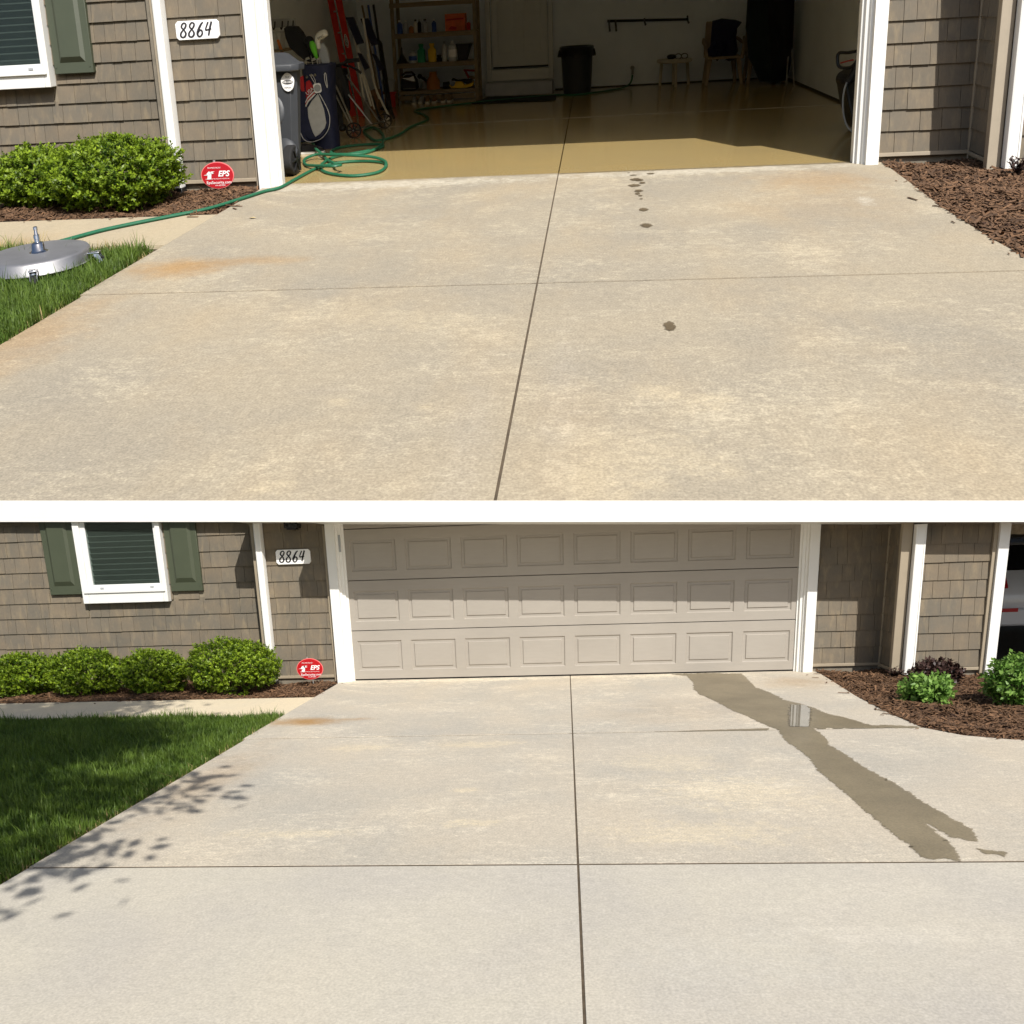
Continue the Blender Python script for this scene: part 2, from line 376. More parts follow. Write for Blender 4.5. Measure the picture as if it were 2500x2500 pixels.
def letters(mb, text, org, size, x=(1, 0, 0), y=(0, 0, 1), shear=0., weight=0., align='CENTER', sx=1., d=0.):
    cu = bpy.data.curves.new('t', 'FONT'); cu.body = text; cu.size = 1; cu.shear = shear; cu.offset = weight
    cu.align_x = align; cu.align_y = 'CENTER'; cu.resolution_u = 3
    ob = bpy.data.objects.new('t', cu); COL.objects.link(ob)
    me = ob.to_mesh(); V = np.array([v.co[:] for v in me.vertices]); F = [tuple(p.vertices) for p in me.polygons]; ob.to_mesh_clear()
    bpy.data.objects.remove(ob); bpy.data.curves.remove(cu)
    if len(V) == 0: return
    x, y, org = np.array(x, float), np.array(y, float), np.array(org, float)
    mb.add(org + V[:, :1] * size * sx * x + V[:, 1:2] * size * y, F)
def ribbon(mb, pts, wid, org, sc, x=(1, 0, 0), y=(0, 0, 1)):
    """brush stroke through 2D pts with a width at each point."""
    P = np.array(pts, float); Q = []; t = np.linspace(0, len(P) - 1, (len(P) - 1) * 5 + 1)
    for tt in t:                                   # Catmull-Rom
        i = min(int(tt), len(P) - 2); f = tt - i
        p0, p1, p2, p3 = P[max(i - 1, 0)], P[i], P[i + 1], P[min(i + 2, len(P) - 1)]
        Q.append(.5 * (2 * p1 + (p2 - p0) * f + (2 * p0 - 5 * p1 + 4 * p2 - p3) * f * f + (3 * p1 - p0 - 3 * p2 + p3) * f ** 3))
    Q = np.array(Q); W = np.interp(t, np.arange(len(P)), wid); T = np.gradient(Q, axis=0); T /= np.linalg.norm(T, axis=1)[:, None] + 1e-9
    N = np.stack([-T[:, 1], T[:, 0]], 1); L = Q + N * W[:, None] / 2; Rr = Q - N * W[:, None] / 2
    x, y, org = np.array(x, float), np.array(y, float), np.array(org, float)
    V = np.concatenate([L, Rr]); n = len(Q)
    mb.add(org + V[:, :1] * sc * x + V[:, 1:2] * sc * y, [(i, i + 1, n + i + 1, n + i) for i in range(n - 1)])
def smoothpath(P, k=6):
    P = np.array(P, float); Q = []
    for i in range(len(P) - 1):
        p0, p1, p2, p3 = P[max(i - 1, 0)], P[i], P[i + 1], P[min(i + 2, len(P) - 1)]
        for f in np.arange(k) / k:
            Q.append(.5 * (2 * p1 + (p2 - p0) * f + (2 * p0 - 5 * p1 + 4 * p2 - p3) * f * f + (3 * p1 - p0 - 3 * p2 + p3) * f ** 3))
    return np.array(Q + [P[-1]])

# ------------------------------------------------------------------ shingle walls
def shingles(mb, gap, o, d, n, L, w0, w1, holes=(), seed=0, phase=.078, ex=.175):
    """o: wall foot (u,v); d: 2D run; n: 2D outward; L: length."""
    r = random.Random(seed); o, d, n = np.array(o, float), np.array(d, float), np.array(n, float)
    def P(t, out, h): q = o + d * t + n * out; return (q[0], q[1], h)
    gap.quad([P(0, .002, w0), P(L, .002, w0), P(L, .002, w1), P(0, .002, w1)])
    k0 = math.floor((w0 - phase) / ex)
    k = k0
    while phase + k * ex < w1:
        b = max(phase + k * ex, w0); t1 = min(phase + (k + 1) * ex + .02, w1); t = -r.random() * .15
        while t < L:
            wd = r.choice((.10, .13, .15, .17, .2, .24)); a, e = max(t, 0), min(t + wd - .0035, L); t += wd
            if e - a < .012: continue
            jb = r.uniform(-.002, .0015); th = .02 + r.uniform(-.0025, .002); rv = r.random()
            segs = [(a, e)]; t1_ = t1
            for (h0, h1, hw0, hw1) in holes:
                if b < hw0 < t1 and hw0 - b > .02 and a > h0 - .1 and e < h1 + .1: t1_ = min(t1_, hw0)
                elif t1 > hw0 and b < hw1:
                    ns = []
                    for (x0, x1) in segs:
                        if x1 <= h0 or x0 >= h1: ns.append((x0, x1)); continue
                        if x0 < h0: ns.append((x0, h0))
                        if x1 > h1: ns.append((h1, x1))
                    segs = ns
            for (x0, x1) in segs:
                if x1 - x0 < .012: continue
                mb.hexa([P(x0, .0, b + jb), P(x1, .0, b + jb), P(x1, th, b + jb), P(x0, th, b + jb),
                         P(x0, .0, t1_), P(x1, .0, t1_), P(x1, .006, t1_), P(x0, .006, t1_)], rv)
        k += 1

# ------------------------------------------------------------------ house (both lots hold the same front)
def casing(mb, u0, sgn, top):
    """garage door casing: stepped profile from the opening (u0) outwards."""
    prof = [(0, .06), (0, -.012), (.018, -.016), (.024, -.04), (.05, -.046), (.056, -.066), (.072, -.072), (.078, -.104), (.176, -.104), (.18, -.1), (.18, .0), (.1, .06)]
    mb.prism([(u0 + sgn * a, b) for a, b in prof], top + .03, 2, -.035)

def gdoor_section(mb, w0, h, cut=None):
    W, n = 4.877, 8; pit = W / n; hi = w0 + h - .004; lo = w0 + .004
    if cut: hi = min(hi, cut)
    mb.box((0.001, .012, lo), (W - .001, .05, hi))
    def ring(A, va, B, vb):
        (a0, a1, b0, b1), (c0, c1, d0, d1) = A, B
        P = [(a0, va, b0), (a1, va, b0), (a1, va, b1), (a0, va, b1), (c0, vb, d0), (c1, vb, d0), (c1, vb, d1), (c0, vb, d1)]
        mb.add(P, [(0, 1, 5, 4), (1, 2, 6, 5), (2, 3, 7, 6), (3, 0, 4, 7)])
    for i in range(n):
        c = pit * (i + .5); x0, x1 = c - .252, c + .252; z0, z1 = w0 + .098, w0 + .432
        C0, C1 = pit * i, pit * (i + 1)
        if cut and z1 > cut: mb.quad([(C0, 0, lo), (C1, 0, lo), (C1, 0, hi), (C0, 0, hi)]); continue
        ring((C0, C1, lo, hi), 0, (x0, x1, z0, z1), 0)
        ring((x0, x1, z0, z1), 0, (x0 + .013, x1 - .013, z0 + .013, z1 - .013), .014)
        ring((x0 + .013, x1 - .013, z0 + .013, z1 - .013), .014, (x0 + .034, x1 - .034, z0 + .034, z1 - .034), .012)
        ring((x0 + .034, x1 - .034, z0 + .034, z1 - .034), .012, (x0 + .042, x1 - .042, z0 + .042, z1 - .042), .0015)
        mb.quad([(x0 + .042, .0015, z0 + .042), (x1 - .042, .0015, z0 + .042), (x1 - .042, .0015, z1 - .042), (x0 + .042, .0015, z1 - .042)])
    mb.quad([(0, 0, lo), (W, 0, lo), (W, .05, lo), (0, .05, lo)])

def numerals(mb, org, sc):
    eight = [(.22, .55), (.06, .72), (.12, .92), (.27, 1.), (.4, .88), (.34, .68), (.2, .52), (.04, .32), (.02, .12), (.16, 0), (.33, .06), (.4, .25), (.3, .45), (.22, .55)]
    e_w = [.09, .13, .12, .09, .13, .13, .09, .13, .15, .1, .13, .15, .11, .09]
    six = [(.42, 1.0), (.26, .82), (.1, .5), (.02, .22), (.1, .03), (.26, .02), (.38, .2), (.34, .4), (.2, .44), (.08, .28)]
    s_w = [.08, .14, .17, .17, .13, .1, .13, .13, .1, .08]
    four = [(.2, .98), (.12, .76), (.02, .46), (.16, .44), (.46, .5)]
    f_w = [.13, .11, .09, .11, .09]
    four2 = [(.46, 1.), (.36, .6), (.26, .04)]
    for pts, wd, dx in ((eight, e_w, 0), (eight, e_w, .62), (six, s_w, 1.26), (four, f_w, 1.86), (four2, [.14, .15, .12], 1.86)):
        ribbon(mb, [(x + dx + .12 * y, y) for x, y in pts], wd, org, sc)

def number_sign(fr, label):
    c = (-.575, -.035, 1.386 if fr is LOW else 1.366); a, b, k = .193, .079, .022
    t = thing('number_sign', label, 'house number', fr, (c[0], c[1], c[2] - b))
    pl = [(c[0] + x, c[2] + z) for x, z in ((-a + k, -b), (a - k, -b), (a, -b + k), (a, b - k), (a - k, b), (-a + k, b), (-a, b - k), (-a, -b + k))]
    if fr is UP: pl = [(x - .046, z) for x, z in pl]
    m = MB(); m.prism(pl, .02, 1, c[1]); build(m, 'plate', 'signwhite', fr, t, bev=.004)
    m = MB(); numerals(m, (c[0] - .155 - (.046 if fr is UP else 0), c[1] - .0025, c[2] - .055), .118); build(m, 'numerals', 'ink', fr, t, recalc=False, smooth=False)

def yard_sign(fr, label, c, group):
    """oval red alarm sign on a stake; c is the centre of the oval."""
    t = thing('yard_sign', label, 'yard sign', fr, (c[0], c[1], 0), group)
    a, b = .147, .116; v = c[1]
    def ell(ra, rb, vv, d, name, mat):
        m = MB(); m.prism([(c[0] + ra * math.cos(2 * math.pi * k / 48), c[2] + rb * math.sin(2 * math.pi * k / 48)) for k in range(48)], d, 1, vv); return build(m, name, mat, fr, t)
    ell(a, b, v, .008, 'rim', 'signpink'); ell(a - .006, b - .006, v - .002, .006, 'face', 'signred')
    m = MB(); y = v - .0045
    letters(m, 'PROTECTED BY', (c[0] - .022, y, c[2] + .066), .017)
    letters(m, 'EPS', (c[0] + .055, y, c[2] + .012), .068, shear=.3, weight=.025)
    letters(m, 'ENGINEERED PROTECTION SYSTEMS, INC', (c[0], y, c[2] - .03), .0115)
    letters(m, 'EpsSecurity.com', (c[0] + .01, y, c[2] - .062), .034, weight=.006)
    letters(m, '616.459.0281', (c[0] + .02, y, c[2] - .087), .017)
    for q in ([(-.125, .004), (-.085, .004), (-.09, -.006), (-.075, -.004), (-.07, .014), (-.045, .018), (-.05, .032), (-.075, .036), (-.095, .018), (-.09, .012)],
              [(-.07, .03), (-.045, .036), (-.02, .034), (-.045, .026), (-.028, .02), (-.05, .014)], [(-.085, -.002), (-.062, .014), (-.052, .012), (-.058, -.03), (-.094, -.032)]):
        m.quad([(c[0] + x, y, c[2] + z) for x, z in q])
    build(m, 'lettering', 'signwhite', fr, t, recalc=False, smooth=False)
    m = MB(); m.beam((c[0] + .018, v + .012, c[2] - .05), (c[0] + .03, v + .012, -.12), .012, .006); m.beam((c[0] - .02, v + .012, c[2] - .02), (c[0] - .022, v + .012, c[2] + b + .014), .018, .006)
    build(m, 'stake', 'stake', fr, t)

def house(fr, low):
    top = 1.72 if low else 3.5
    cut = 3.55
    h = thing('house', 'brown shingled house with its wide garage door shut, on the level lot' if low else 'brown shingled house with its garage standing open, up the hillside', 'house', fr, (2.4, 0, 0))
    def wl(name, o, d, n, L, w1, holes, seed, parent=h):
        m, g = MB(), MB(); shingles(m, g, o, d, n, L, .078, w1, holes, seed)
        q = build(m, name, 'siding', fr, parent, smooth=False, recalc=False); build(g, 'backing', 'sidinggap', fr, q, recalc=False); return q
    lt = 1.92 if low else 3.5
    wl('wall', (-6.2, .28), (1, 0), (0, -1), 5.22, lt, [(6.2 - 3.17, 6.2 - 2.155, .935, 2.35), (6.2 - 3.58, 6.2 - 3.2, 1.043, 2.3), (6.2 - 2.13, 6.2 - 1.755, 1.043, 2.3)], 3 if low else 9)
    wl('wall', (-1.0, 0), (1, 0), (0, -1), .83, top + (.04 if low else 0), [], 4 if low else 10)
    wl('wall', (5.03, 0), (1, 0), (0, -1), .77, top - (.12 if low else 0), [], 5 if low else 12)
    wl('wall', (5.8, 0), (0, -1), (-1, 0), .45, top - (.12 if low else 0), [], 6)
    wl('wall', (5.8, -.45), (1, 0), (0, -1), .87, top - (.14 if low else 0), [], 7 if low else 14)
    # core behind the cladding, foundation, water table, corner boards
    m = MB()
    if low: m.box((-6.2, .3, -.1), (-1.0, .6, 1.9)); m.box((-1.0, .02, -.1), (-.1, .6, 1.75)); m.box((4.98, .02, -.1), (5.8, .6, 1.5)); m.box((5.83, -.43, -.1), (6.72, .6, 1.45)); m.box((-.1, .08, -.05), (4.98, .6, 1.55))
    else: m.box((-6.2, .3, -.1), (-1.08, .5, 3.5)); m.box((-1.08, .02, -.1), (-.1, .14, 3.5)); m.box((4.98, .02, -.1), (5.83, .14, 3.5)); m.box((5.83, -.43, -.1), (8.2, .14, 3.5))
    build_each(m, 'core', 'found', fr, h)
    m = MB(); m.box((-6.2, .255, -.12), (-1.0, .3, .05)); m.box((-.98, .0, -.12), (-.16, .02, .05)); m.box((5.03, 0, -.12), (5.82, .02, .05)); m.box((5.805, -.44, -.12), (5.83, -.001, .04)); m.box((5.83, -.44, -.12), (6.66, -.43, .05))
    build_each(m, 'foundation', 'found', fr, h)
    m = MB(); m.box((-.965, -.026, .045), (-.17, .0, .078)); m.box((5.045, -.026, .045), (5.8, 0, .078)); m.box((5.775, -.44, .035), (5.797, -.03, .068)); m.box((5.84, -.478, .04), (6.63, -.45, .073))
    m.box((-6.2, .25, .045), (-1.01, .28, .078))
    m.box((5.046, -.03, .078), (5.072, -.0, top - .15))
    build_each(m, 'water_table', 'beige', fr, h, bev=.004)
    cb = 1.70 if low else 3.45
    m = MB(); m.box((5.775, -.035, .0), (5.815, .012, cb - .2)); m.box((5.735, -.49, -.03), (5.835, -.43, cb - .17)); m.box((-1.03, -.026, -.02), (-.955, .29, cb + .06)); m.box((-.23, -.03, .0), (-.182, .0, cb)); m.box((6.615, -.49, .0), (6.66, -.43, cb - .2))
    build_each(m, 'corner_board', 'beige', fr, h, bev=.005)
    m = MB(); casing(m, 0, -1, cb + .02); build(m, 'door_casing', 'white', fr, h)
    m = MB(); casing(m, 4.877, 1, cb - .13); build(m, 'door_casing', 'white', fr, h)
    m = MB(); m.box((6.655, -.52, -.04), (6.755, -.40, cb - .19)); build(m, 'post', 'white', fr, h, bev=.004)
    for (u0, u1, v0, v1, z0, z1, nm) in ((-.962, -.886, -.12, -.03, .025, cb + .05, 0), (5.84, 5.945, -.56, -.492, .02, cb - .2, 0)):
        m = MB(); m.prism([(u0 + .004, v0 + .004), (u0 + .018, v0), (u0 + .022, v0 + .005), (u1 - .022, v0 + .005), (u1 - .018, v0), (u1 - .004, v0 + .004), (u1, v0 + .02), (u1, v1), (u0, v1), (u0, v0 + .02)], z1 - z0, 2, z0)
        d = build(m, 'downspout', 'white', fr, h)
        if u0 < 0:
            m = MB(); m.box((u0 - .012, v0 - .002, -.03), (u1 + .008, v1, .03)); m.box((u0 - .09, v0 + .02, .12), (u0 - .002, v1, .3)); build(m, 'drain_adapter', 'dark', fr, d, bev=.006)
    # window, shutters
    wt = 1.9 if low else 2.3
    m = MB(); u0, u1 = -3.17, -2.155
    m.box((u0, .19, .935), (u0 + .075, .28, wt)); m.box((u1 - .055, .19, .935), (u1, .28, wt)); m.box((u0 + .075, .19, .935), (u1 - .055, .28, 1.05)); m.box((u0 + .03, .175, 1.05), (u1 - .02, .28, 1.088))
    fw = build(m, 'window', 'white', fr, h, bev=.005)
    m = MB(); m.box((u0 + .075, .21, 1.088), (u0 + .135, .27, wt)); m.box((u1 - .085, .21, 1.088), (u1 - .055, .27, wt)); m.box((u0 + .135, .21, 1.088), (u1 - .085, .27, 1.145)); build(m, 'sash', 'vinyl', fr, fw, bev=.004)
    m = MB()
    for x in (u0 + .22, u1 - .2): m.box((x, .2, 1.096), (x + .04, .211, 1.114))
    build_each(m, 'latch', 'greyp', fr, fw)
    m = MB(); k = 1.13
    while k < wt:
        m.add([(u0 + .13, .262, k), (u1 - .08, .262, k), (u1 - .08, .246, k + .05), (u0 + .13, .246, k + .05), (u0 + .13, .262, k + .062), (u1 - .08, .262, k + .062)], [(0, 1, 2, 3), (3, 2, 5, 4)]); k += .062
    build(m, 'blind', 'blind', fr, fw, recalc=False, smooth=False)
    q = MT.get('pane') or NT('window_pane')
    if not isinstance(q, bpy.types.Material):
        g = q; gl = g.n('ShaderNodeBsdfGlossy', {'Roughness': .03}); tr = g.n('ShaderNodeBsdfTransparent', {'Color': (.75, .8, .78, 1)}); fz = g.n('ShaderNodeFresnel', {'IOR': 1.28})
        mx = g.n('ShaderNodeMixShader', {0: fz.outputs[0]}); g.t.links.new(tr.outputs[0], mx.inputs[1]); g.t.links.new(gl.outputs[0], mx.inputs[2]); g.t.links.new(mx.outputs[0], g.t.nodes['Material Output'].inputs[0]); MT['pane'] = g.m
    m = MB(); m.box((u0 + .135, .226, 1.145), (u1 - .085, .229, wt)); build(m, 'pane', 'pane', fr, fw)
    for (a, b) in ((-3.58, -3.2), (-2.13, -1.755)):
        m = MB(); z0 = 1.043
        m.box((a, .235, z0), (b, .28, wt))
        sh = build(m, 'shutter', 'shutter', fr, h, bev=.006)
        m = MB(); x0, x1 = a + .065, b - .065; y0 = z0 + .1
        m.add([(x0, .2345, y0), (x1, .2345, y0), (x1 - .0, .2345, wt), (x0, .2345, wt), (x0 + .03, .212, y0 + .05), (x1 - .03, .212, y0 + .05), (x1 - .03, .212, wt), (x0 + .03, .212, wt)],
              [(0, 1, 5, 4), (1, 2, 6, 5), (3, 0, 4, 7), (4, 5, 6, 7)]); build(m, 'raised_panel', 'shutter', fr, sh, smooth=False)
        m = MB(); 
        for x in (a + .02, b - .03): m.cyl((x, .232, z0 + .06), (x, .24, z0 + .06), .008, n=8)
        build_each(m, 'screw', 'shutter', fr, sh)
    if low:
        gd = thing('x', None, None, fr, (0, 0, 0)); bpy.data.objects.remove(gd)
        g = None
        m = MB(); m.box((0, .02, .0), (4.877, .045, .018)); g = build(m, 'garage_door', 'rubber', fr, h)
        for i in range(4):
            m = MB(); gdoor_section(m, .014 + i * .5476, .5476, 1.78 if i == 3 else None); build(m, 'door_section', 'gdoor', fr, g, recalc=False, smooth=False)
        m = MB(); m.box((-.052, -.06, 1.42), (-.03, -.045, 1.6)); build(m, 'keypad', 'greyp', fr, h, bev=.004)
        # flat roof with stepped white eaves; it carries the foot of the upper drive
        m = MB()
        def eave(u0, u1, v0, a0, a1, b, vb):
            lo0, lo1 = a0 - .0335 * u0, a0 - .0335 * u1; t0, t1 = a1 - .035 * u0, a1 - .035 * u1
            m.hexa([(u0, v0, lo0), (u1, v0, lo1), (u1, vb, lo1), (u0, vb, lo0), (u0, v0, t0), (u1, v0, t1), (u1, vb, t1), (u0, vb, t0)])
        eave(-7.5, -1.06, .15, 1.741, 1.9657, 0, .7); eave(-1.06, -.2, -.4, 1.7228, 1.9339, 0, .7); eave(-.2, 11.5, -.75, 1.7113, 1.914, 0, .7)
        rf = build(m, 'roof', 'white', fr, h, smooth=False)
        m = MB(); m.box((6.72, .6, -.05), (6.78, 7.2, 1.3)); build(m, 'light_stop_wall', 'found', fr, h)  # both carport walls are added to stop light leaks and keep it dark
        m = MB(); m.box((6.78, 7.1, -.05), (13.5, 7.2, 3.6)); build(m, 'light_stop_wall', 'found', fr, h)
    else:
        m = MB(); m.box((-.2, 0, 3.29), (5.1, .14, 3.5)); m.box((4.66, .0, 2.06), (4.95, .06, 3.285)); build_each(m, 'lintel_and_shadow_block', 'white', fr, h)  # hanging box at right is unseen, added to step the sunlit strip's edge
        m = MB(); m.box((-6.6, .0, 3.5), (8.6, 7.6, 3.62)); build(m, 'roof', 'roofin', fr, h)
        m = MB(); m.box((-1.14, .14, -.05), (-1.05, 7.2, 3.5)); m.box((5.8, .14, -.05), (5.9, 7.4, 3.5))
        m.hexa([(-1.05, 6.94, -.05), (5.8, 7.36, -.05), (5.8, 7.5, -.05), (-1.05, 7.1, -.05), (-1.05, 6.94, 3.5), (5.8, 7.36, 3.5), (5.8, 7.5, 3.5), (-1.05, 7.1, 3.5)])
        m.box((-1.05, .145, 0), (-.1, .16, 3.5)); m.box((4.98, .145, 0), (5.8, .16, 3.5))
        build_each(m, 'garage_wall', 'drywall', fr, h)
        m = MB(); m.hexa([(2.12, 7.128, 0), (5.79, 7.352, 0), (5.79, 7.37, 0), (2.12, 7.14, 0), (2.12, 7.128, .02), (5.79, 7.352, .02), (5.79, 7.37, .02), (2.12, 7.14, .02)]); m.box((5.785, .2, 0), (5.8, 7.33, .03)); build_each(m, 'base_gap', 'dark', fr, h)
        # inner door with its frame, sill and step
        dr = MB(); dr.box((1.115, 7.02, .42), (2.02, 7.05, 2.2)); D = build(dr, 'inner_door', 'intdoor', fr, h, bev=.004)
        m = MB(); m.box((1.13, 7.0, .395), (2.02, 7.045, .42)); build(m, 'door_sweep', 'dark', fr, D)
        m = MB()
        for (a, b) in ((1.2, 1.5), (1.62, 1.92)):
            m.add([(a, 7.02, .62), (b, 7.02, .62), (b, 7.02, 1.9), (a, 7.02, 1.9), (a + .03, 7.012, .65), (b - .03, 7.012, .65), (b - .03, 7.012, 1.87), (a + .03, 7.012, 1.87)], [(0, 1, 5, 4), (1, 2, 6, 5), (2, 3, 7, 6), (3, 0, 4, 7), (4, 5, 6, 7)])
        build(m, 'raised_panel', 'intdoor', fr, D, smooth=False)
        m = MB(); m.box((1.025, 6.97, .2), (1.1, 7.06, 2.3)); m.box((2.03, 6.97, .2), (2.1, 7.06, 2.3)); m.box((1.1, 6.98, .2), (2.03, 7.06, .38)); build(m, 'door_frame', 'intdoor', fr, h, bev=.006)
        m = MB(); m.box((1.03, 6.62, 0), (2.1, 6.98, .195)); build(m, 'step', 'step', fr, h, bev=.008)
        # round box with the hose tap
        m = MB(); m.box((3.27, 7.185, .15), (3.47, 7.215, .355)); ob = build(m, 'tap_panel', 'drywall', fr, h, bev=.004)
        m = MB(); m.cyl((3.37, 7.19, .29), (3.37, 7.14, .29), .034, n=14); m.tube([(3.37, 7.15, .29), (3.37, 7.1, .26), (3.37, 7.08, .19)], .02, 8); build(m, 'tap', 'metal', fr, ob)
    return h
HB = house(LOW, True)
HA = house(UP, False)

# ------------------------------------------------------------------ ground
def slab(mb, u0, u1, v0, v1, w0=-.03, w1=0., r=.5, e=.0012):
    P = [(u0, v0), (u1, v0), (u1, v1), (u0, v1)]
    I = [(u0 + e, v0 + e), (u1 - e, v0 + e), (u1 - e, v1 - e), (u0 + e, v1 - e)]
    V = [(*p, w0) for p in P] + [(*p, w1 - e) for p in P] + [(*p, w1) for p in I]
    mb.add(V, [(8, 9, 10, 11)] + [(4 + i, 4 + (i + 1) % 4, 8 + (i + 1) % 4, 8 + i) for i in range(4)] + [(i, (i + 1) % 4, 4 + (i + 1) % 4, 4 + i) for i in range(4)], r)
V1, V2, UC = -2.98, -5.70, 2.4385
def curve_edge(): return [(5.11, -.1), (5.06, -.9), (5.01, -1.6), (5.0, -2.4), (5.03, -2.95), (5.2, -3.27), (5.45, -3.42), (6.0, -3.56), (7.2, -3.7), (9.5, -3.8)]
def drive(fr, low):
    m = MB(); g1, g2 = .0052, .014 if low else .009
    slab(m, -.155, UC - g1, V1 + g2, .05, r=.45); m.prism([(UC + g1, .05), (UC + g1, V1 + g2), (5.03, V1 + g2)] + curve_edge()[:4][::-1] + [(5.11, .05)], .03, 2, -.03)
    far = -14 if low else -5.22
    slab(m, -.125, UC - g1, max(V2 + .009, far), V1 - g2, r=.55)
    # right edge of the drive with its sweep round the bed
    E = curve_edge(); top = [(UC + g1, V2 + .009), (9.5, V2 + .009), (9.5, -3.8)] + E[::-1][1:5] + [(5.035, V1 - g2), (UC + g1, V1 - g2)]
    if low: 
        m.prism(top, .03, 2, -.03)
    else:
        m.prism([(UC + g1, far), (9.5, far)] + top[2:], .03, 2, -.03)
    build(m, 'driveway', 'conB' if low else 'conA', fr, kind='structure', smooth=False, label=None)
    if low:
        m = MB(); slab(m, -.12, UC - .005, far, V2 - .009, r=.5); slab(m, UC + .005, 9.5, far, V2 - .009, r=.4); build(m, 'driveway_apron', 'conBnew', fr, kind='structure', smooth=False)
    for nm, lo, hi in (('expansion_joint', (UC - .03, far, -.028), (UC + .03, .05, -.003)), ('expansion_joint', (-.1, V2 - .03, -.028), (9, V2 + .03, -.002)), ('tooled_joint', (-.11, V1 - .02, -.028), (UC - .03, V1 + .02, -.005)), ('tooled_joint', (UC + .03, V1 - .02, -.028), (5.0, V1 + .02, -.005))):
        if lo[1] < far - .2: continue
        m = MB(); m.box(lo, hi); build(m, nm, 'joint' if nm[0] == 'e' else 'groove', fr, kind='structure')
    # walk
    m = MB(); slab(m, -2.0, -.157, -1.93, -1.07, r=.5); slab(m, -7, -2.006, -1.93, -1.07, r=.6); build(m, 'walk', 'walkB' if low else 'walkA', fr, kind='structure', smooth=False)
    # lawn soil
    m = MB(); m.quad([(-9, far, -.035), (-.1, far, -.035), (-.1, -1.9, -.035), (-9, -1.9, -.035)]); build(m, 'lawn', 'lawnsoil', fr, kind='structure')
    m = MB(); m.box((-.22, far, -.06), (-.1, -1.95, -.026)); build(m, 'soil_edge', 'soil', fr, kind='structure')
drive(LOW, True); drive(UP, False)
m = MB(); m.quad([(-400, -400, -.25), (400, -400, -.25), (400, 600, -.25), (-400, 600, -.25)]); build(m, 'ground', 'soil', LOW, kind='structure')
m = MB(); m.box((-9, -4.3, -.2), (9.4, 8.5, -.105)); build(m, 'hillside', 'soil', UP, kind='structure')
# garage floor of the upper house
m = MB(); slab(m, -1.05, UC - .005, .004, 7.3, r=.5, e=.003); slab(m, UC + .005, 5.8, .004, 7.4, r=.5, e=.003); build(m, 'garage_floor', 'epoxy', UP, kind='structure', smooth=False)
m = MB(); m.hexa([(-1.0, 3.47, .0005), (5.78, 3.70, .0005), (5.78, 3.71, .0005), (-1.0, 3.48, .0005), (-1.0, 3.47, .0035), (5.78, 3.70, .0035), (5.78, 3.71, .0035), (-1.0, 3.48, .0035)]); build(m, 'floor_line', 'greyp', UP, kind='structure')

